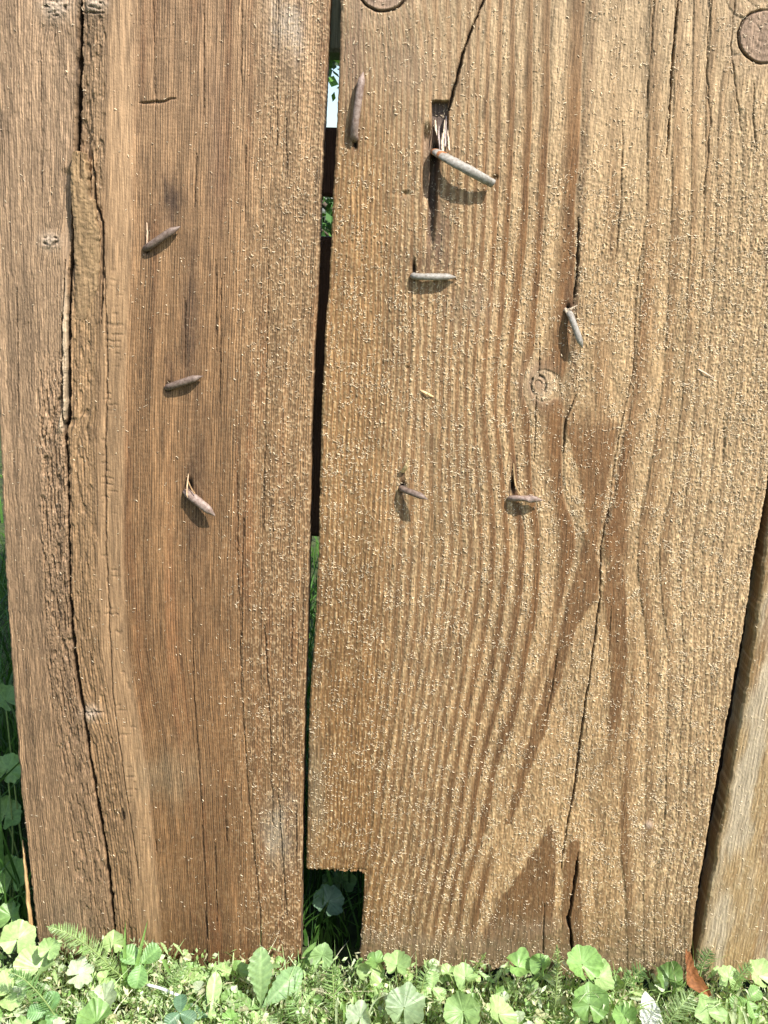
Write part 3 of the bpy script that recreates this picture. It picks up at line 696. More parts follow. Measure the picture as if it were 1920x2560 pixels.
# rails nailed across the back
def rail(v_top, v_bot, u0, u1, y0, y1, colr, label):
    zt = P(830, v_top, y0)[2]; zb = P(830, v_bot, y0)[2]
    x0 = P(u0, (v_top + v_bot) / 2, y0)[0]; x1 = P(u1, (v_top + v_bot) / 2, y0)[0]
    n = 80; m = 10
    pr = []
    for (y, z) in [(y0, zb + .003), (y0 + .003, zb), (y1 - .003, zb), (y1, zb + .003), (y1, zt - .003), (y1 - .003, zt), (y0 + .003, zt), (y0, zt - .003)]:
        pr.append((y, z))
    pr = np.array(pr); xs = np.linspace(x0, x1, n)
    V = np.array([[x, y + .001 * math.sin(x * 31 + y * 200), z + .0015 * math.sin(x * 17 + z * 9)] for x in xs for y, z in pr])
    i = np.arange(n - 1)[:, None] * 8; j = np.arange(8)[None]; jn = (j + 1) % 8
    q = np.stack([i + j, i + jn, i + 8 + jn, i + 8 + j], -1).reshape(-1, 4)
    caps = np.array([[7, 6, 5, 4, 3, 2, 1, 0], [(n - 1) * 8 + k for k in range(8)]])
    col = np.tile(np.array(colr), (len(V), 1)) * (.8 + .4 * vnoise(V[:, 0] * 40, V[:, 2] * 300, 310))[:, None]
    o = mesh_obj('rail', V, [q, caps], M_RAIL, fence, col, smooth=False)
    if label: o['label'] = label
rail(-110, 132, -40, 2700, TH + .001, .075, lin(120, 124, 104), 'topmost grey-green rail glimpsed through the gap')
rail(318, 490, -40, 2700, TH + .001, .060, lin(74, 54, 42), None)
rail(590, 1345, 60, 2620, TH + .001, .050, lin(70, 52, 38), 'wide dark rail behind the middle of the boards')
rail(-4200, -3700, -60, 5200, TH + .001, .060, lin(74, 54, 42), None)
def gap_blocker():  # added upright behind the right-hand gap so the gap shows black
    xs_ = [P(1760, 1900, .10)[0], P(1760, 1900, .10)[0] + .085]; zs = np.linspace(-.05, 1.95, 40); V = []
    for z in zs:
        wv = .002 * math.sin(z * 9)
        for (x, y) in ((xs_[0] + .004, .080), (xs_[0], .084), (xs_[0], .156), (xs_[0] + .004, .160), (xs_[1] - .004, .160), (xs_[1], .156), (xs_[1], .084), (xs_[1] - .004, .080)):
            V.append((x + wv, y, z))
    V = np.array(V); i = np.arange(39)[:, None] * 8; j = np.arange(8)[None]; jn = (j + 1) % 8
    q = np.stack([i + j, i + 8 + j, i + 8 + jn, i + jn], -1).reshape(-1, 4)
    caps = np.array([[7, 6, 5, 4, 3, 2, 1, 0], [39 * 8 + k for k in range(8)]])
    mesh_obj('gap_blocker', V, [q, caps], M_RAIL, fence, np.tile(lin(84, 66, 52), (len(V), 1)), smooth=False)
gap_blocker()

# ------------------------------------------------------------------ nails
def tube(path, rad, seg=12, flat=1.0, cap_end=True):
    path = np.array(path, float); n = len(path); rad = np.array(rad, float)
    T = np.gradient(path, axis=0); T /= np.linalg.norm(T, axis=1)[:, None]
    ref = np.array([0.03, -1.0, .04]); V = []
    if abs(np.dot(T[0], ref / np.linalg.norm(ref))) > .9: ref = np.array([1., 0, 0])
    for i in range(n):
        a = np.cross(T[i], ref); a /= np.linalg.norm(a); b = np.cross(T[i], a)
        for k in range(seg):
            t = 2 * math.pi * k / seg
            V.append(path[i] + rad[i] * (math.cos(t) * a + math.sin(t) * b * flat))
    V = np.array(V); i = np.arange(n - 1)[:, None] * seg; j = np.arange(seg)[None]; jn = (j + 1) % seg
    q = np.stack([i + j, i + jn, i + seg + jn, i + seg + j], -1).reshape(-1, 4)
    return V, q, np.array([[(n - 1) * seg + k for k in range(seg)], [seg - 1 - k for k in range(seg)]])

def bez(pts, n):
    """Catmull-Rom through pts"""
    p = np.array(pts, float); p = np.vstack([2 * p[0] - p[1], p, 2 * p[-1] - p[-2]]); out = []
    for i in range(1, len(p) - 2):
        for t in np.linspace(0, 1, n, endpoint=(i == len(p) - 3)):
            out.append(.5 * ((2 * p[i]) + (-p[i - 1] + p[i + 1]) * t + (2 * p[i - 1] - 5 * p[i] + 4 * p[i + 1] - p[i + 2]) * t * t + (-p[i - 1] + 3 * p[i] - 3 * p[i + 1] + p[i + 2]) * t ** 3))
    return np.array(out)

def on(u, v, hmm):          # point standing hmm in front of the boards, above surface point (u, v)
    p = P(u, v, -hmm * .001); return p

def nail(parent, pts, dia, mat, label, point=True, seed=0, deep=1.1):
    """pts: (u, v, height mm); first inside the board"""
    path = bez([on(*p) for p in pts], 8)
    L = np.linalg.norm(path - path[-1], axis=1); r = dia * .5
    rr = np.random.default_rng(seed)
    rad = r * (1 + .02 * rr.normal(size=len(path)))
    if point:
        # diamond point
        rad = rad * np.clip(.10 + L / (dia * 1.5), 0, 1)
    V, q, caps = tube(path, rad, 16, deep)
    o = mesh_obj('nail', V, [q, caps], mat, parent, None)
    if label: o['label'] = label
    return o, path

D = .0053
nail(bB, [(889, 352, -8), (887, 344, 1), (886, 330, 4), (889, 300, 6), (897, 245, 6), (903, 205, 4.5), (908, 180, 1.5)], D, M_RUSTP, 'long rusty nail bent upright along the gap', seed=1)
nn, pth = nail(bB, [(1088, 380, -10), (1091, 381, 3), (1100, 386, 7), (1130, 403, 11), (1175, 427, 12), (1210, 447, 10), (1232, 459, 7)], D, M_ZINC, 'grey blunt nail slanting down to the right, longest of all', point=False, seed=2, deep=1.45)
# rusted root collar and hollow cut end, its shade a near-black disc
rp = bez([on(*p) for p in [(1088, 380, -4), (1091, 381, 3), (1100, 386, 7), (1112, 393, 8.5)]], 6)
V, q, caps = tube(rp, np.full(len(rp), D * .515), 16, 1.42); mesh_obj('rust', V, [q, caps], M_ORANGE, nn)
e0 = pth[-1]; ed_ = pth[-1] - pth[-3]; ed_ /= np.linalg.norm(ed_)
V, q, caps = tube([e0 - ed_ * .0004, e0 + ed_ * .0003], [D * .3, D * .3], 12, 1.3); mesh_obj('hollow_shade', V, [q, caps], M_HOLE, nn)
nail(bB, [(1036, 690, -8), (1034, 690, 1), (1042, 691, 4.5), (1062, 692, 6), (1095, 692, 6), (1122, 692, 5), (1141, 693, 3)], D * .98, M_ZINC, 'level grey nail below the dark stain', seed=3)
nail(bB, [(1420, 776, -6), (1422, 781, 1), (1428, 792, 6), (1438, 820, 9), (1449, 850, 9.5), (1457, 870, 8)], D * .92, M_ZINC, 'small grey nail pointing downwards beside the crack', seed=4)
nail(bB, [(1002, 1220, -8), (1006, 1222, 2), (1015, 1226, 7), (1034, 1233, 11), (1052, 1240, 14), (1070, 1249, 16)], D * 1.02, M_RUST, 'short rusty nail jutting out towards the viewer', seed=5)
nail(bB, [(1277, 1246, -8), (1278, 1246, 1), (1286, 1246, 5), (1305, 1246, 7.5), (1332, 1248, 8), (1357, 1251, 7)], D * .98, M_RUSTP, 'level rusty nail under a thin curled splinter', seed=6, deep=1.35)
nail(bA, [(364, 622, -6), (367, 620, 1), (377, 613, 4), (400, 597, 5.5), (425, 580, 5.5), (451, 566, 4)], D * 1.05, M_RUST, 'uppermost brown nail, bent up to the right, close to the wood', seed=7)
nail(bA, [(418, 970, -6), (421, 968, 1), (432, 964, 4), (456, 956, 5.5), (483, 947, 5.5), (507, 940, 4)], D * 1.05, M_RUST, 'middle brown nail, bent slightly up to the right', seed=8)
nail(bA, [(466, 1228, -8), (469, 1232, 2), (478, 1240, 5), (498, 1256, 7.5), (520, 1274, 8.5), (538, 1290, 8)], D * 1.08, M_RUSTP, 'pinkish nail, slanting down to the right and casting a long shadow', seed=9, deep=1.35)

# splinters lifted beside the nails
def splinter(parent, pts, wpx, colr, label=None, seed=0, thick=.35):
    """bent sliver; pts (u, v, height mm), wpx widths"""
    path = bez([on(*p) for p in pts], 6); n = len(path)
    wd = np.interp(np.linspace(0, 1, n), np.linspace(0, 1, len(wpx)), wpx) * PXM * .5
    T = np.gradient(path, axis=0); T /= np.linalg.norm(T, axis=1)[:, None]
    S = np.cross(T, np.array([0.15, -1, 0.05])); S /= np.linalg.norm(S, axis=1)[:, None]
    O = np.cross(S, T)
    rr = np.random.default_rng(seed); j = rr.normal(0, .12, (n, 2))
    V = []
    for i in range(n):
        for a, b in ((-1, 0), (-.5, 1), (.5, 1.1), (1, 0), (0, -.8)):
            V.append(path[i] + S[i] * wd[i] * (a + j[i, 0]) + O[i] * wd[i] * thick * b)
    V = np.array(V); i = np.arange(n - 1)[:, None] * 5; k = np.arange(5)[None]; kn = (k + 1) % 5
    q = np.stack([i + k, i + kn, i + 5 + kn, i + 5 + k], -1).reshape(-1, 4)
    caps = np.array([[0, 1, 2, 3, 4], [(n - 1) * 5 + kk for kk in (4, 3, 2, 1, 0)]])
    col = np.tile(np.array(colr), (len(V), 1)) * (.85 + .3 * rr.random(len(V)))[:, None]
    o = mesh_obj('splinter', V, [q, caps], M_WOOD, parent, col, smooth=False)
    if label: o['label'] = label
    return o
pale = lin(200, 178, 152); grey = lin(168, 152, 144); tan = lin(196, 152, 88)
splinter(bB, [(1112, 300, -3), (1110, 330, 0), (1106, 355, 3), (1107, 378, 6)], [2, 4, 6, 5], pale, 'pale torn splinters above the long nail', 21)
splinter(bB, [(1121, 310, -2), (1120, 335, 0), (1122, 355, 2), (1123, 376, 4)], [1, 3, 4, 4], pale, None, 22)
splinter(bB, [(1098, 315, -5), (1097, 335, -2), (1098, 350, 1), (1100, 374, 3)], [1, 3, 4, 3], grey, None, 23)
splinter(bB, [(1088, 300, -5), (1090, 322, -2), (1092, 338, 0)], [3, 5, 1], pale, None, 24)
splinter(bB, [(1116, 290, -3), (1114, 330, 0), (1113, 366, 3)], [2, 4, 4], grey, None, 25)
splinter(bB, [(1410, 777, 1), (1428, 772, 4), (1444, 763, 5)], [5, 6, 2], pale, None, 26)
splinter(bB, [(1413, 770, 1), (1420, 784, 4), (1422, 790, 5)], [5, 8, 3], pale, None, 27)
splinter(bB, [(1006, 1180, 0), (1014, 1168, 6), (1021, 1150, 9)], [12, 12, 5], lin(214, 186, 140), None, 28)
splinter(bB, [(1284, 1150, 0), (1286, 1190, 3), (1291, 1218, 6), (1303, 1240, 8)], [2, 4, 4, 3], lin(160, 132, 92), None, 29)
splinter(bA, [(471, 1184, 0), (469, 1205, 5), (467, 1234, 8), (469, 1244, 8)], [2, 3, 4, 2], lin(186, 156, 122), None, 30)
splinter(bA, [(470, 1202, 1), (479, 1222, 6), (487, 1235, 9)], [3, 3, 4], lin(150, 120, 84), None, 31)
splinter(bA, [(367, 556, 0), (368, 590, 2), (366, 620, 3)], [2, 4, 3], lin(200, 170, 140), None, 32)
splinter(bB, [(548 * 1.157, 0, 0)][:0] + [(1744, 922, .6), (1762, 932, 1.5), (1785, 946, .8)], [3, 4, 2], pale, None, 33)
splinter(bB, [(1050, 975, .6), (1068, 984, 2), (1083, 992, .8)], [3, 6, 4], lin(220, 190, 140), None, 34)

# the long torn-off strip beside the split
def torn_strip():
    vs = np.arange(378, 800, 3.0); n = len(vs)
    l = np.interp(vs, [378, 420, 470, 560, 640, 800], [188, 184, 184, 188, 190, 188])
    r_ = np.interp(vs, [378, 382, 420, 495, 500, 560, 575, 640, 720, 800], [214, 214, 222, 226, 238, 245, 252, 252, 245, 214]) + 5 * (vnoise(vs / 9., vs * 0, 320) - .5)
    l = l + 2.5 * (vnoise(vs / 14., vs * 0, 321) - .5)
    m = 16; V = []; Cc = []
    hh = np.interp(vs, [378, 450, 560, 640, 800], [7.5, 7, 5, 3, .2])
    S = np.linspace(0, 1, m); top = np.interp(S, [0, .4, .5, .6, 1], [3, 0, 8, 2, 6])
    U = l[:, None] + S[None] * (r_ - l)[:, None]; VV = vs[:, None] + top[None] * np.clip(1 - (vs[:, None] - 378) / 40, 0, 1)
    fib = fbm(U / 3.0, VV / 40., 322, 3); fl = fbm(U / 6., VV / 22., 323, 3)
    H = hh[:, None] + 1.8 * (fib - .5) + 1.6 * np.abs((fl * 4) % 1 - .5) - .9 * np.clip(1 - np.minimum(S, 1 - S)[None] * 8, 0, 1) ** 2
    split = np.exp(-((U - 207) / 2.0) ** 2) * (VV < 450); H = H - 2.5 * split
    Q = P(U, VV, 0); Q[..., 1] = -H * .001
    col = np.zeros(U.shape + (3,)) + lin(178, 146, 106) * .64; col = col * (.62 + .76 * fib)[..., None]
    col = mixc(col, .5 * sm(560, 760, VV), lin(160, 130, 96) * .7); col = col * (1 - .6 * split)[..., None]
    idx = np.arange(n * m).reshape(n, m)
    qs = np.stack([idx[:-1, :-1], idx[1:, :-1], idx[1:, 1:], idx[:-1, 1:]], -1).reshape(-1, 4)
    ring = np.concatenate([idx[:, 0], idx[-1, 1:], idx[::-1, -1][1:], idx[0, ::-1][1:]])
    verts = Q.reshape(-1, 3); f1 = verts[ring].copy(); f2 = f1.copy(); f2[:, 1] = .004
    b = len(verts); k = np.arange(len(ring) - 1)
    side = np.stack([b + k + 1, b + k, b + len(ring) + k, b + len(ring) + k + 1], 1)
    cc = col.reshape(-1, 3)
    o = mesh_obj('torn_strip', np.vstack([verts, f1, f2]), [qs, side], M_WOOD, bA, np.vstack([cc, cc[ring] * .9, cc[ring] * .9]))
    o['label'] = 'pale torn strip of wood lifting beside the long split'
torn_strip()
# split-off sliver low on the left side of the left board
splinter(bA, [(56, 2100, -14), (62, 2150, -10), (70, 2240, -9), (80, 2330, -9), (84, 2400, -9)], [2, 8, 12, 14, 12], lin(196, 158, 110), 'thin strip splitting off the lower left side', 35, thick=.8)

# ------------------------------------------------------------------ plants: leaf shapes in local x,y (y along the blade), z = normal
G_LIT = np.array([.36, .53, .21]); G_MID = np.array([.22, .38, .11]); G_YEL = np.array([.41, .57, .23]); G_BLUE = np.array([.20, .34, .20]); G_PALE = np.array([.50, .60, .38])

def leaf_round(r, lobes=7, depth=.10, cren=2, cup=.18, seed=0, col=G_LIT):
    """kidney-shaped scalloped leaf; petiole joins at the origin"""
    rr = np.random.default_rng(seed); nt_, nr = 120, 9
    th = np.linspace(-math.pi * .93, math.pi * .93, nt_)
    lob = np.abs(np.cos(th * lobes / 2.0 * .98)) ** .55
    edge = 1 - depth * (1 - lob) - .075 * (1 - np.abs(np.cos(th * lobes * cren * .5 + .3)) ** .6) + .04 * (np.interp(np.arange(nt_), np.arange(0, nt_ + 5, 5), rr.normal(size=len(np.arange(0, nt_ + 5, 5)))))
    edge = edge * (1 - .25 * np.clip((np.abs(th) - 2.3) / .8, 0, 1)) * (1 + .08 * math.cos(seed) * np.cos(th) + .06 * np.sin(th * 1 + seed))
    rho = np.linspace(0.02, 1, nr) ** .8
    a, b = rr.normal(size=2) * .16; fold = rr.uniform(-.05, .45); curl = rr.uniform(-.35, .15); rr.shuffle(edge[:0])
    V = []; Cc = []
    vein = (.5 + .5 * np.cos(th * lobes * .98 )) ** 12
    for k, p in enumerate(rho):
        R_ = r * edge * p; x = R_ * np.sin(th); y = R_ * np.cos(th)
        z = r * (cup * p * p - .05 * p * (1 - vein) * -1 + .025 * p * p * np.cos(th * lobes * .98 + .4) + fold * p * np.abs(np.sin(th)) + curl * p * p * np.cos(th) + a * p * p * np.sin(2 * th) + b * p * p * np.cos(3 * th + seed) + .05 * p * p * np.sin(th * 5 + seed))
        V.append(np.stack([x, y, z], 1))
        cc = np.tile(col, (nt_, 1)) * (.95 + .1 * vein[:, None] * (1 - .3 * p)) * (.9 + .2 * rr.random((nt_, 1)))
        cc = cc * (1 + .08 * vein[:, None] * np.array([.6, .2, .5]))
        Cc.append(cc)
    V = np.concatenate(V); Cc = np.concatenate(Cc)
    idx = np.arange(nt_ * nr).reshape(nr, nt_)
    q = np.stack([idx[:-1, :-1], idx[1:, :-1], idx[1:, 1:], idx[:-1, 1:]], -1).reshape(-1, 4)
    return V, q, Cc

def leaf_long(L, wd, teeth=9, tdep=.12, fold=.25, bend=.2, seed=0, col=G_LIT, power=.8, peak=.6):
    rr = np.random.default_rng(seed); n, m = 44, 11
    t = np.linspace(0, 1, n); prof = np.sin(math.pi * t ** (math.log(.5) / math.log(peak))) ** power
    tooth = 1 - tdep * ((t * teeth) % 1) if tdep else 1
    half = wd * .5 * np.clip(prof, .02, 1) * tooth
    s = np.linspace(-1, 1, m)
    X = half[:, None] * s[None]; Y = L * t[:, None] + 0 * s[None] + (wd * .10 * np.abs(s)[None] ** 1.5) * (prof[:, None])
    Z = np.abs(X) * fold + L * bend * (t[:, None] ** 2) * -1 + wd * .03 * np.sin((t[:, None] * teeth * 1.0 - np.abs(s)[None] * .8) * 2 * math.pi) * np.abs(s)[None]
    Z = Z + wd * .05 * np.sin(t[:, None] * 5 + seed + s[None])
    vein = np.exp(-(s / .12) ** 2)[None] + .5 * (np.abs(((t[:, None] * teeth - np.abs(s)[None] * .8) % 1) - .5) > .42)
    Cc = col[None, None] * (.9 + .35 * np.clip(vein, 0, 1)[..., None] * np.array([1.1, .9, 1.0])) * (.92 + .16 * rr.random((n, m, 1)))
    idx = np.arange(n * m).reshape(n, m)
    q = np.stack([idx[:-1, :-1], idx[:-1, 1:], idx[1:, 1:], idx[1:, :-1]], -1).reshape(-1, 4)
    return np.stack([X, Y, Z], -1).reshape(-1, 3), q, Cc.reshape(-1, 3)

def frame(ang, nrm, tip=0.0):
    """ang: direction of the blade on the picture (0 up, 90 right), nrm: surface normal"""
    n = np.array(nrm, float); n /= np.linalg.norm(n)
    a = math.radians(ang); d = np.array([math.sin(a), -.35 * math.cos(a) * -1, math.cos(a)])
    d = d - n * d.dot(n); d /= np.linalg.norm(d)
    x = np.cross(d, n)
    return np.stack([x, d, n], 0)      # rows

def place(V, base, fr): return V @ fr + np.asarray(base)

def stem_mesh(parent, pts, r0, r1, col=np.array([.30, .40, .14]), name='stem', seg=7):
    path = bez(pts, 8); V, q, caps = tube(path, np.linspace(r0, r1, len(path)), seg)
    return mesh_obj(name, V, [q, caps], M_GRASS, parent, np.tile(col, (len(V), 1)) * (.85 + .3 * np.random.default_rng(len(V)).random((len(V), 1))))

def soilpt(x, y): return np.array([x, y, -.008])

def round_plant(u, v, y, sizepx, label, ang=0, nrm=(0, -.6, .8), col=G_LIT, seed=0, lobes=7, depth=.1, cup=.18, group=None, extra=(), name='round_leaf_weed', lean=0.0, cat='plant'):
    ctr = P(u, v, y); dist = ctr[1] - CAM[1]
    k = (dist + .12) / FPX * 1.13                 # metres per measured pixel at that depth
    bx = ctr[0] + lean + .01 * math.sin(seed * 3.3)
    o = empty(name, soilpt(bx, y + .006), label, cat, group)
    for i, (du, dv, sp, an, nn_, cc) in enumerate([(0, 0, sizepx, ang, nrm, col)] + list(extra)):
        c_ = P(u + du, v + dv, y - .004 * i)
        V, q, C_ = leaf_round(sp * k * .42, lobes, depth, 2, cup, seed + i * 7, cc)
        jr = np.random.default_rng(seed * 13 + i); nn_ = np.array(nn_, float) + jr.normal(0, .26, 3)
        fr = frame(an, nn_)
        mesh_obj('leaf', place(V, c_, fr), q, M_LEAF, o, C_)
        b0 = soilpt(bx, y + .006); mid = (c_ + b0) / 2 + np.array([.004 * math.sin(seed + i), .002, 0.0]) - fr[2] * .004
        stem_mesh(o, [b0, mid, c_ - fr[2] * .0008], .0011, .0008)
    return o

def toothed_plant(u, v, y, leaves, label, group=None, name='toothed_leaf_weed', **kw):
    """leaves: (angle, length px, width px, normal, colour); all leave one point"""
    c_ = P(u, v, y); k = (c_[1] - CAM[1] + .12) / FPX * 1.13
    o = empty(name, soilpt(c_[0], y + .004), label, 'plant', group)
    for i, (an, L, wd, nn_, cc) in enumerate(leaves):
        V, q, C_ = leaf_long(L * k, wd * k, seed=i + int(u), col=cc, **kw)
        mesh_obj('leaf', place(V, c_ + np.array([0, -.0006 * i, 0]), frame(an, nn_)), q, M_LEAF, o, C_)
    stem_mesh(o, [soilpt(c_[0], y + .004), (c_ + soilpt(c_[0], y)) / 2 + np.array([.003, 0, 0]), c_], .0012, .0009)
    return o

def clover(u, v, y, rpx, label, seed=0, group=None, col=G_LIT, name='clover', rot=0):
    c_ = P(u, v, y); k = (c_[1] - CAM[1] + .12) / FPX * 1.13
    o = empty(name, soilpt(c_[0], y + .01), label, 'plant', group)
    rr = np.random.default_rng(seed)
    for i in range(3):
        an = rot + i * 120 + rr.normal() * 10
        V, q, C_ = leaf_long(rpx * k * 1.35, rpx * k * 1.15, 8, 0, .25, .05, seed + i, col, power=.55, peak=.58)
        mesh_obj('leaf', place(V, c_, frame(an, (rr.normal() * .25, -.6 + rr.normal() * .1, .8))), q, M_LEAF, o, C_)
    stem_mesh(o, [soilpt(c_[0], y + .01), (c_ + soilpt(c_[0] + .004, y)) / 2, c_], .0009, .0007)
    return o

def feather(pts, label, wpx, seed=0, col=G_LIT, group=None, name='yarrow_frond', dens=1.0, upright=False):
    """pts: (u, v, y) along the midrib; very finely cut leaflets either side"""
    path = bez([P(p[0], p[1], p[2]) for p in pts], 14); n = len(path)
    k = (path[0][1] - CAM[1] + .12) / FPX * 1.13; W = wpx * k * .5
    o = empty(name, soilpt(path[0][0], path[0][1]), label, 'plant', group)
    rr = np.random.default_rng(seed); V = []; Fq = []; Cc = []
    T = np.gradient(path, axis=0); T /= np.linalg.norm(T, axis=1)[:, None]
    ln = np.linalg.norm(np.diff(path, axis=0), axis=1).sum(); N_ = int(ln / .0016 * dens)
    def needle(a, b, w_, side, colr):
        i0 = len(V); mid = (a + b) / 2
        V.extend([a - side * w_ * .5, a + side * w_ * .5, mid + side * w_ * .55, mid - side * w_ * .55, b])
        Fq.append((i0, i0 + 1, i0 + 2, i0 + 3)); Fq.append((i0 + 3, i0 + 2, i0 + 4, i0 + 4)); Cc.extend([colr] * 5)
    for j in range(N_):
        t = (j + rr.random()) / N_; x = t * (n - 1); i = min(int(x), n - 2); f = x - i
        p = path[i] * (1 - f) + path[i + 1] * f; tt = T[i]
        env = math.sin(math.pi * min(1, .12 + .9 * t)) ** .6
        for sgn in (-1, 1):
            az = rr.normal() * .5 + (rr.random() * math.pi * 2 if upright else 0)
            s0 = np.cross(tt, np.array([0, -.7, .7])); s0 /= np.linalg.norm(s0); o0 = np.cross(s0, tt)
            s_ = s0 * math.cos(az) * sgn + o0 * math.sin(az)
            d = s_ + tt * .55; d /= np.linalg.norm(d)
            tipv = p + d * W * env * (.75 + .4 * rr.random()); colr = col * (.75 + .5 * rr.random())
            needle(p, tipv, .0011, tt, colr)
            for m in range(8):
                q0 = p + (tipv - p) * (.15 + .1 * m); sg = 1 if m % 2 else -1
                d2 = d * .8 + (tt * sg * .8) + o0 * rr.normal() * .5; d2 /= np.linalg.norm(d2)
                needle(q0, q0 + d2 * W * env * (.42 - .035 * m), .0009, o0 * .5 + tt * .3, colr)
    V = np.array(V); quads = [f for f in Fq if len(set(f)) == 4]; tris = [f[:3] for f in Fq if len(set(f)) == 3]
    mesh_obj('leaf', V, [np.array(quads), np.array(tris)], M_LEAF, o, np.array(Cc), smooth=False)
    stem_mesh(o, [soilpt(path[0][0], path[0][1] + .002)] + [p for p in path[::7]] + [path[-1]], .0010, .0005)
    return o

UPN = (0, -.35, .93); CN = (0.1, -.75, .65)
# -- in front of the left board
round_plant(43, 2350, -.030, 100, 'large bright scalloped leaf at the left edge, against the board foot', 10, (.1, -.5, .86), G_YEL, 1, 7, .10)
round_plant(28, 2290, .05, 80, 'dark round leaf half hidden behind the left board foot', -10, (.3, -.5, .8), G_MID, 2, lean=-.01)
round_plant(25, 2482, -.075, 118, 'large pale sunlit leaf low in the left corner', 30, (.15, -.45, .9), G_YEL * 1.1, 3, cup=.1)
round_plant(98, 2422, -.055, 120, 'broad leaf crossed by the shadow of the feathery frond', 0, (0, -.5, .86), G_YEL, 4, extra=[(26, -48, 62, 20, (.2, -.6, .8), G_LIT)])
feather([(300, 2445, -.050), (262, 2402, -.052), (215, 2362, -.055), (165, 2332, -.058), (116, 2316, -.060)], 'long feathery frond arching to the left before the left board', 66, 5, np.array([.30, .42, .16]), dens=1.3)
feather([(150, 2560, -.10), (110, 2500, -.10), (60, 2448, -.10), (20, 2430, -.10)], 'feathery frond low in the left corner', 60, 6, np.array([.14, .26, .08]))
round_plant(283, 2358, -.022, 62, 'small yellow-green leaf between the feathery frond and the grass tips', 0, (.1, -.7, .7), G_YEL, 7, cup=.05)
round_plant(195, 2436, -.060, 84, 'jagged pale leaf under the arching frond', 60, (.1, -.6, .8), G_PALE, 8, depth=.3)
clover(118, 2530, -.100, 34, 'three-part clover leaf low on the left', 9, rot=20, col=np.array([.20, .38, .14]))
clover(352, 2408, -.050, 40, 'clover with two raised leaflets before the left board', 10, rot=55, col=np.array([.22, .40, .13]))
round_plant(240, 2556, -.115, 110, 'dark-edged round leaf at the bottom left', 0, (0, -.4, .9), G_MID, 11)
round_plant(262, 2500, -.080, 92, 'pale toothed leaf beneath the two-leaflet clover', -30, (-.1, -.5, .86), G_PALE * .9, 12, depth=.2)
toothed_plant(652, 2521, -.072, [(-4, 140, 62, (0, -.93, .36), np.array([.26, .40, .16])), (46, 128, 62, (.1, -.8, .6), np.array([.26, .42, .18])), (-72, 105, 50, (-.1, -.6, .8), np.array([.24, .40, .13])), (-150, 60, 44, (-.1, -.6, .8), G_LIT), (150, 70, 46, (.1, -.5, .86), G_LIT)],
              'upright toothed five-part leaf at the foot of the left board', teeth=8, tdep=.20, fold=.22, bend=.04, power=.75, peak=.62)
round_plant(478, 2452, -.028, 74, 'low flat leaf tucked under the left board edge', 0, (0, -.3, .95), G_YEL, 13, extra=[(45, 4, 60, 20, (.1, -.4, .9), G_LIT)])
round_plant(560, 2432, -.032, 62, 'small curled leaf beside the upright toothed leaf', -20, (-.3, -.6, .7), G_LIT, 14, extra=[(36, -6, 56, 30, (.4, -.4, .8), G_MID)])
toothed_plant(524, 2540, -.085, [(10, 96, 38, (.3, -.8, .5), G_YEL), (-20, 70, 34, (-.4, -.6, .7), G_BLUE), (-75, 80, 38, (-.1, -.5, .86), G_BLUE)], 'folded narrow leaves, one yellowish, below the left board', teeth=6, tdep=.05)
clover(450, 2532, -.10, 30, 'bluish clover low before the left board', 15, rot=0, col=np.array([.13, .24, .13]))
# -- in front of the gap and notch
round_plant(806, 2388, -.018, 70, 'bright scalloped leaf at the mouth of the square notch', 10, (.1, -.7, .7), np.array([.27, .42, .16]), 16, cup=.08)
toothed_plant(748, 2444, -.016, [(24, 90, 24, (-.5, -.8, .3), G_MID)], 'narrow dark leaf leaning in front of the gap', teeth=5, tdep=.0, fold=.6)
feather([(830, 2560, -.07), (834, 2500, -.064), (832, 2445, -.058), (828, 2415, -.055)], 'upright feathery plant below the square notch', 84, 17, np.array([.26, .40, .14]), upright=True)
feather([(770, 2560, -.10), (745, 2520, -.10), (730, 2480, -.095)], 'feathery tuft beside the upright toothed leaf', 80, 18, np.array([.24, .38, .14]), upright=True)
# -- in front of the widest board
round_plant(992, 2414, -.030, 80, 'maple-like lobed leaf against the widest board', 0, (-.1, -.6, .8), G_LIT, 19, 5, .34, extra=[(-52, -8, 60, -30, (-.2, -.5, .8), G_MID)])
round_plant(1164, 2444, -.038, 72, 'small lobed leaf between the maple-like leaf and the raised pair', -10, (0, -.5, .86), G_LIT, 20, 5, .2, extra=[(-42, -12, 42, -60, (.1, -.5, .8), G_YEL)])
feather([(1182, 2445, -.035), (1196, 2410, -.035), (1215, 2382, -.035)], 'short leaning bud spike before the widest board', 26, 21, np.array([.32, .42, .13]), upright=True, name='bud_spike')
round_plant(1296, 2418, -.042, 82, 'raised pair of leaves on one tall pale stem', 80, (.05, -.45, .9), G_MID * 1.15, 22, 5, .15, extra=[(58, -8, 64, -10, (-.5, -.7, .6), G_MID)], lean=.008)
feather([(1386, 2560, -.07), (1390, 2480, -.066), (1394, 2410, -.060), (1392, 2362, -.056)], 'tall pale bud spike before the widest board', 36, 23, np.array([.38, .46, .22]), upright=True, name='bud_spike', dens=1.6)
round_plant(1455, 2412, -.040, 104, 'big kidney-shaped leaf right of the tall bud spike', 0, (.1, -.65, .75), G_MID * 1.2, 24, 7, .05, extra=[(42, 34, 88, 60, (.2, -.5, .8), G_LIT)])
round_plant(1474, 2512, -.080, 104, 'broad shaded leaf below the kidney-shaped leaf', 0, (.1, -.85, .5), G_MID * .9, 25, 7, .06)
feather([(1560, 2470, -.04), (1585, 2440, -.04), (1612, 2420, -.04)], 'feathery tuft between the kidney-shaped leaf and the dry leaf', 70, 26, np.array([.20, .34, .12]))
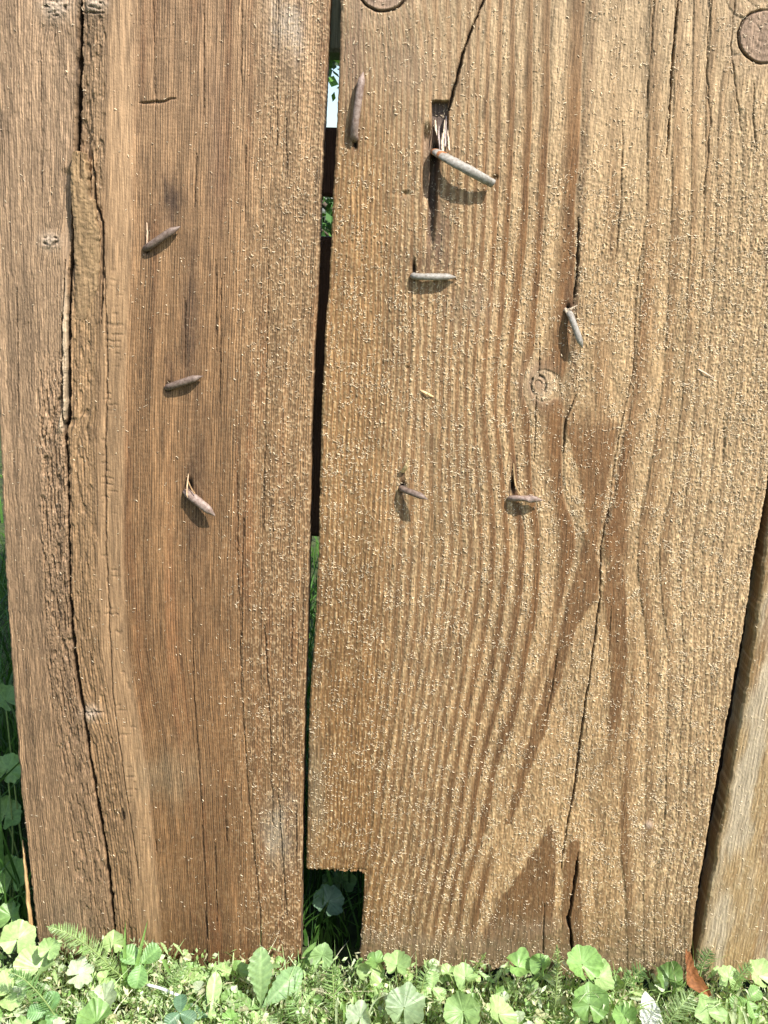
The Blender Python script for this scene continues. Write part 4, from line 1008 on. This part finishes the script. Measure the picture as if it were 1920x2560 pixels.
round_plant(1672, 2446, -.020, 80, 'dark leaf tucked under the right end of the widest board', 0, (-.1, -.5, .86), G_MID * .8, 27)
feather([(1752, 2430, -.025), (1762, 2400, -.025), (1775, 2375, -.025)], 'small feathery tip beside the dry brown leaf', 56, 28, np.array([.15, .28, .10]))
feather([(1640, 2600, -.10), (1690, 2530, -.10), (1730, 2480, -.09)], 'feathery frond below the dry brown leaf', 90, 29, np.array([.30, .42, .18]))
toothed_plant(1611, 2478, -.062, [(178, 88, 62, (.3, -.6, .75), np.array([.80, .84, .74]))], 'drop-shaped whitish leaf hanging from an arched stem', teeth=5, tdep=0, fold=.1, bend=.1, power=.6)
round_plant(1560, 2540, -.088, 70, 'darker leaf behind the drop-shaped whitish leaf', -40, (-.2, -.8, .5), G_MID, 30)
round_plant(1770, 2530, -.090, 100, 'large leaf under the dry brown leaf', 10, (.1, -.5, .86), G_LIT * .9, 31, depth=.2)
round_plant(1010, 2520, -.085, 120, 'large grey-green lobed leaf low before the widest board', 10, (0, -.5, .86), np.array([.24, .34, .17]), 32, 7, .2)
round_plant(1158, 2530, -.092, 104, 'striped folded leaf at the bottom centre', -20, (-.3, -.6, .74), np.array([.26, .40, .14]), 33, 9, .08, extra=[(88, 6, 104, 30, (.2, -.45, .88), G_YEL)])
round_plant(900, 2545, -.10, 96, 'pale lobed leaf low between notch and widest board', 0, (0, -.5, .86), G_PALE, 34, 5, .3)
round_plant(930, 2428, -.030, 80, 'yellowish curled leaf at the corner of the notch', 40, (.3, -.5, .8), G_YEL * .9, 35, extra=[(20, 50, 84, 30, (.1, -.3, .9), G_MID * 1.2)])
clover(1080, 2470, -.055, 28, 'small clover before the widest board', 36, rot=10)
round_plant(1822, 2446, -.028, 74, 'lobed leaf against the foot of the greyish right-hand board', 20, (.1, -.6, .8), G_LIT, 61, 5, .2)
round_plant(1896, 2440, -.034, 84, 'rounded leaf at the right edge against the board foot', -20, (-.1, -.5, .86), G_YEL, 62, 7, .1)
feather([(1830, 2490, -.05), (1850, 2440, -.05), (1880, 2408, -.05)], 'feathery frond rising against the greyish right-hand board', 50, 63, np.array([.34, .50, .20]))
feather([(420, 2500, -.06), (440, 2440, -.058), (470, 2400, -.056)], 'feathery frond rising before the middle of the left board', 54, 64, np.array([.36, .52, .22]))
feather([(1050, 2500, -.06), (1062, 2440, -.058), (1088, 2402, -.056)], 'feathery frond beside the maple-like leaf', 50, 65, np.array([.36, .52, .22]))
clover(1868, 2500, -.07, 30, 'small clover at the right edge', 37, rot=40, col=G_MID)
# -- behind the fence, in its shade
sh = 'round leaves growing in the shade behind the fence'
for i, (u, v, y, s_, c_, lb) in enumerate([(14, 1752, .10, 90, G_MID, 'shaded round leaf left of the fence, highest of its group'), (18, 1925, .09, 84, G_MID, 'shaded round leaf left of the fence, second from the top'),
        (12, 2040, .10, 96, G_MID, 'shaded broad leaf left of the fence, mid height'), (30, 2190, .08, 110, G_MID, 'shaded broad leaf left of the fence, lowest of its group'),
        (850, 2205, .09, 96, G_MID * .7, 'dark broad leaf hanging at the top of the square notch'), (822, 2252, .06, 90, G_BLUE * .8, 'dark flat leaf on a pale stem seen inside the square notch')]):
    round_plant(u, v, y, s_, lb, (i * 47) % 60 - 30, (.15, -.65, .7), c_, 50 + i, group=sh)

# dry leaf
def dry_leaf():
    p0 = P(1722, 2378, -.03); o = empty('dry_leaf', soilpt(P(1740, 2480, -.04)[0], -.04), 'curled dry brown leaf caught at the foot of the right-hand gap', 'leaf')
    pts = bez([P(1716, 2374, -.030), P(1722, 2398, -.034), P(1728, 2425, -.040), P(1738, 2452, -.045), P(1776, 2490, -.055)], 8); n = len(pts)
    w_ = np.interp(np.linspace(0, 1, n), [0, .15, .4, .55, .8, 1], [2, 8, 9, 13, 20, 4]) * .0004
    V = []; cc = []; rr = np.random.default_rng(4)
    for i in range(n):
        for s_ in np.linspace(-1, 1, 9):
            V.append(pts[i] + np.array([s_ * w_[i], -abs(s_) * w_[i] * .5 + .0008 * math.sin(i * 1.3 + s_ * 4), .35 * w_[i] * s_ + .001 * math.sin(i + s_ * 5)]))
            cc.append(lin(140, 92, 56) * (.6 + .6 * rr.random()))
    idx = np.arange(n * 9).reshape(n, 9)
    q = np.stack([idx[:-1, :-1], idx[1:, :-1], idx[1:, 1:], idx[:-1, 1:]], -1).reshape(-1, 4)
    mesh_obj('blade', np.array(V), q, M_DRY, o, np.array(cc))
dry_leaf()
# white dry stick
o = empty('stick', P(408, 2478, -.07) * np.array([1, 1, 0]), 'short white dry stalk lying in the grass before the left board', 'stick')
V, q, caps = tube(bez([P(368, 2462, -.065), P(405, 2472, -.072), P(448, 2490, -.078)], 6), np.full(13, .0014), 8)
mesh_obj('stalk', V, [q, caps], M_DRY, o, np.tile(lin(240, 236, 240), (len(V), 1)))

# ------------------------------------------------------------------ grass (stuff)
def grass(name, n, xr, yr, hr, wr, seed, cols, label, pow_=1.0, avoid=None, flat=.5):
    r = np.random.default_rng(seed)
    x = xr[0] + (xr[1] - xr[0]) * r.random(n); y = yr[0] + (yr[1] - yr[0]) * r.random(n) ** pow_
    if avoid is not None:
        k = ~avoid(x, y); x = x[k]; y = y[k]; n = len(x)
    clump = vnoise((x + 5) * 30, (y + 5) * 30, seed)
    H = (hr[0] + (hr[1] - hr[0]) * r.random(n) ** 1.6) * (.6 + .8 * clump); W = wr[0] + (wr[1] - wr[0]) * r.random(n)
    a = r.random(n) * 2 * math.pi; lean = r.random(n) ** 1.2 * flat + .1; b = r.random(n) * 2 * math.pi
    d = np.stack([np.cos(a), np.sin(a), 0 * a], 1); s_ = np.stack([np.cos(b), np.sin(b), 0 * b], 1)
    V = []; ts = [0, .3, .6, .85, 1]
    for t in ts:
        c_ = np.stack([x, y, -.01 + 0 * x], 1) + np.array([0, 0, 1.0]) * (H * (t - .35 * lean * t * t))[:, None] + d * (H * lean * t ** 2 * 1.1)[:, None]
        ww = (W * .5 * (1 - t ** 2.2) + .00008)[:, None]
        V += [c_ - s_ * ww, c_ + s_ * ww]
    V = np.stack(V, 1)
    if yr[0] > 0 and yr[0] < .5: V[..., 1] = np.maximum(V[..., 1], .056 + .0 * V[..., 1])
    col = np.array(cols)[r.integers(0, len(cols), n)] * (.7 + .6 * r.random(n))[:, None]
    Cc = np.repeat(col, 10, 0); k = np.arange(n) * 10
    fs = [np.stack([k + i, k + i + 1, k + i + 3, k + i + 2], 1) for i in (0, 2, 4, 6)]
    o = mesh_obj(name, V.reshape(-1, 3), fs, M_GRASS, None, Cc)
    tag(o, label, 'grass', None, 'stuff'); return o
GC = [(.30, .47, .15), (.38, .54, .22), (.46, .58, .30), (.20, .36, .10), (.66, .64, .45)]
grass('grass', 8200, (-.50, .55), (-.30, -.004), (.022, .068), (.0010, .0026), 31, GC, 'short sunlit grass and weeds in front of the fence', flat=.9)
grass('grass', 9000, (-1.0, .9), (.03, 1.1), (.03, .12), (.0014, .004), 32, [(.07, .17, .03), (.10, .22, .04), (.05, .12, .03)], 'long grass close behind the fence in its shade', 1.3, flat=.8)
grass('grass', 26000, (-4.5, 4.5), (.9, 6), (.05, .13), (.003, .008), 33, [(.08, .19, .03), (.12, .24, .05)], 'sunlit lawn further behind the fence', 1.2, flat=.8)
grass('grass', 2600, (-1.1, 1.0), (.07, .42), (.14, .50), (.002, .005), 34, [(.05, .13, .02), (.07, .17, .03), (.035, .09, .02)], 'tall rank grass added directly behind the boards to darken the gap', 1.0, flat=.45)  # added, and coloured dark, so the gap hides the bright lawn
# fine feathery ground cover in front
def cover(n, xr, yr, seed, hz, label):
    r = np.random.default_rng(seed); V = []; Cc = []
    x = xr[0] + (xr[1] - xr[0]) * r.random(n); y = yr[0] + (yr[1] - yr[0]) * r.random(n); z = hz[0] + (hz[1] - hz[0]) * r.random(n) ** 1.3
    cl = vnoise((x + 3) * 45, (y + 3) * 60, seed); k = r.random(n) < .1 + sm(.2, .6, cl); x, y, z = x[k], y[k], z[k] * (.5 + .8 * cl[k]); n = len(x)
    c0 = np.stack([x, y, z], 1); d = r.normal(size=(n, 3)) + np.array([0, 0, .7]); d /= np.linalg.norm(d, axis=1)[:, None]
    s_ = np.cross(d, r.normal(size=(n, 3))); s_ /= np.linalg.norm(s_, axis=1)[:, None]
    L = (.003 + .007 * r.random(n))[:, None]; W = (.0006 + .0016 * r.random(n) ** 2)[:, None]
    V = np.stack([c0, c0 + d * L * .55 + s_ * W, c0 + d * L, c0 + d * L * .5 - s_ * W], 1)
    col = np.array([(.42, .57, .25), (.52, .62, .38), (.30, .46, .15), (.62, .60, .38)])[r.integers(0, 4, n)] * (.7 + .6 * r.random(n))[:, None]
    k = np.arange(n) * 4
    o = mesh_obj('ground_cover', V.reshape(-1, 3), [np.stack([k, k + 1, k + 2, k + 3], 1)], M_LEAF, None, np.repeat(col, 4, 0))
    tag(o, label, 'ground cover', None, 'stuff')
cover(90000, (-.5, .5), (-.28, -.006), 41, (-.008, .040), 'fine feathery green ground cover along the foot of the fence')

def ragged(n, xr, yr, seed):
    r = np.random.default_rng(seed); VV_ = []; FF = []; CC = []; off = 0
    pal = [G_LIT, G_MID, G_YEL, G_PALE, G_YEL, np.array([.5, .5, .3])]
    for i in range(n):
        x = r.uniform(*xr); y = yr[0] + (yr[1] - yr[0]) * r.random(); z = r.uniform(.0, .040)
        L = r.uniform(.005, .016); t = r.random()
        col_ = pal[r.integers(0, 6)] * r.uniform(.7, 1.25)
        if t < .45: V, q, Cc = leaf_long(L * 1.3, L * r.uniform(.3, .6), r.integers(3, 6), .35, r.uniform(0, .6), r.uniform(-.2, .5), i, col_)
        else: V, q, Cc = leaf_round(L * .55, r.integers(3, 7), r.uniform(.1, .45), 2, .2, i, col_)
        st_ = 3
        nn_ = (r.normal() * .5, -.5 + r.normal() * .4, .75)
        VV_.append(place(V, (x, y, z), frame(r.uniform(-180, 180), nn_))); FF.append(q + off); CC.append(Cc); off += len(V)
    o = mesh_obj('ground_cover', np.concatenate(VV_), [np.concatenate(FF)], M_LEAF, None, np.concatenate(CC))
    tag(o, 'small ragged weed leaves mixed through the grass before the fence', 'ground cover', None, 'stuff')
ragged(1300, (-.40, .46), (-.17, -.010), 77)

# ------------------------------------------------------------------ garden beyond
def leaf_cloud(cx, cy, cz, rx, ry, rz, n, size, seed, cols):
    r = np.random.default_rng(seed); p = r.normal(size=(n, 3)); p /= np.linalg.norm(p, axis=1)[:, None]
    rad = r.random(n) ** .33; cl = vnoise(p[:, 0] * 3 + 9, p[:, 2] * 3 + 9 + p[:, 1] * 2, seed); rad = rad * (.65 + .6 * cl)
    c0 = p * rad[:, None] * np.array([rx, ry, rz]) + np.array([cx, cy, cz])
    d = r.normal(size=(n, 3)); d /= np.linalg.norm(d, axis=1)[:, None]; s_ = np.cross(d, r.normal(size=(n, 3))); s_ /= np.linalg.norm(s_, axis=1)[:, None]
    L = size * (.6 + .8 * r.random(n))[:, None]
    V = np.stack([c0, c0 + d * L * .5 + s_ * L * .28, c0 + d * L, c0 + d * L * .5 - s_ * L * .28], 1).reshape(-1, 3)
    col = np.array(cols)[r.integers(0, len(cols), n)] * (.6 + .8 * r.random(n))[:, None]; k = np.arange(n) * 4
    return V, np.stack([k, k + 1, k + 2, k + 3], 1), np.repeat(col, 4, 0)
def tree(x, y, label, h, seed, name='garden_tree', crown=(1.1, 1.0, .9), n=5000, cz=None):
    o = empty(name, (x, y, 0), label, 'tree' if 'tree' in name else 'shrub')
    r = np.random.default_rng(seed); V = []; Q = []; off = 0
    paths = [(bez([(x, y, -.05), (x + .03, y, h * .3), (x - .04, y, h * .6), (x, y, h * .9)], 6), .07, .02)]
    for i in range(6):
        a = i * 1.05 + seed; z0 = h * (.3 + .09 * i)
        paths.append((bez([(x, y, z0), (x + .35 * math.cos(a), y + .35 * math.sin(a), z0 + .22), (x + .8 * math.cos(a), y + .8 * math.sin(a), z0 + .35)], 6), .028, .008))
    fs = []
    for p, a, b in paths:
        v_, q_, _c = tube(p, np.linspace(a, b, len(p)), 10); V.append(v_); fs.append(q_ + off); off += len(v_)
    V = np.concatenate(V); mesh_obj('trunk', V, fs, M_RAIL, o, np.tile(lin(96, 84, 72), (len(V), 1)))
    v_, q_, c_ = leaf_cloud(x, y, cz or h * .85, *crown, n, .09, seed, [(.06, .15, .03), (.10, .22, .04), (.04, .10, .02)])
    mesh_obj('crown', v_, q_, M_FAR, o, c_)
tree(-.75, 4.6, 'leafy garden tree glimpsed through the narrow gap', 2.4, 3, n=4200)
for i, (x, y, lb) in enumerate([(-2.6, 6.6, 'bushy shrub beyond the lawn, left of the fence'), (-.4, 7.6, 'bushy shrub beyond the lawn, straight behind the gap'), (2.0, 7.2, 'bushy shrub beyond the lawn, behind the right-hand boards')]):
    tree(x, y, lb, .8, 60 + i, 'garden_shrub', (1.3, .8, .75), 5000, .5)

# a few taller blades named on their own are part of the front grass; one tuft stands out
o = empty('grass_tuft', soilpt(P(330, 2450, -.05)[0], -.05), 'tuft of tall grass blades rising against the left board', 'grass')
for pts in ([(318, 2470), (312, 2400), (314, 2300)], [(330, 2470), (345, 2400), (370, 2298)], [(320, 2480), (312, 2440), (300, 2385)], [(345, 2480), (352, 2440), (368, 2400)], [(410, 2400), (420, 2425), (432, 2440)]):
    path = bez([P(p[0], p[1], -.052) for p in pts], 10); n = len(path); t = np.linspace(0, 1, n)
    w_ = .0022 * (1 - t ** 2.5) + .0001
    V = np.concatenate([[path[i] + np.array([-w_[i], 0, 0]), path[i] + np.array([0, .0008, 0]), path[i] + np.array([w_[i], -.0003, 0])] for i in range(n)])
    i = np.arange(n - 1) * 3
    mesh_obj('blade', V, [np.stack([i, i + 1, i + 4, i + 3], 1), np.stack([i + 1, i + 2, i + 5, i + 4], 1)], M_GRASS, o, np.tile(np.array([.26, .44, .12]), (len(V), 1)))

for lab, cx_, seed_ in (('tuft of pale arching blades at the lower right corner', 1850, 5), ('tuft of pale arching blades below the whitish leaf', 1540, 6), ('tuft of thin pale blades below the square notch', 870, 8)):
    o = empty('grass_tuft', soilpt(P(cx_, 2540, -.08)[0], -.08), lab, 'grass'); rr = np.random.default_rng(seed_)
    for i in range(11):
        x0 = cx_ + rr.normal() * 26; dx = rr.normal() * 55; hh = rr.uniform(60, 125); y_ = -.08 + rr.normal() * .008
        path = bez([P(x0, 2590, y_), P(x0 + dx * .3, 2590 - hh * .8, y_), P(x0 + dx, 2590 - hh, y_ - .006), P(x0 + dx * 1.6, 2590 - hh * .75, y_ - .012)], 8); n = len(path); t = np.linspace(0, 1, n)
        w_ = rr.uniform(.0008, .0019) * (1 - t ** 3) + .0001
        V = np.concatenate([[path[k] + np.array([-w_[k], 0, 0]), path[k] + np.array([0, .0006, -.0002]), path[k] + np.array([w_[k], -.0003, .0003])] for k in range(n)])
        k = np.arange(n - 1) * 3
        mesh_obj('blade', V, [np.stack([k, k + 1, k + 4, k + 3], 1), np.stack([k + 1, k + 2, k + 5, k + 4], 1)], M_GRASS, o, np.tile(np.array([(.42, .58, .24), (.55, .64, .38), (.30, .48, .14)][i % 3]), (len(V), 1)))
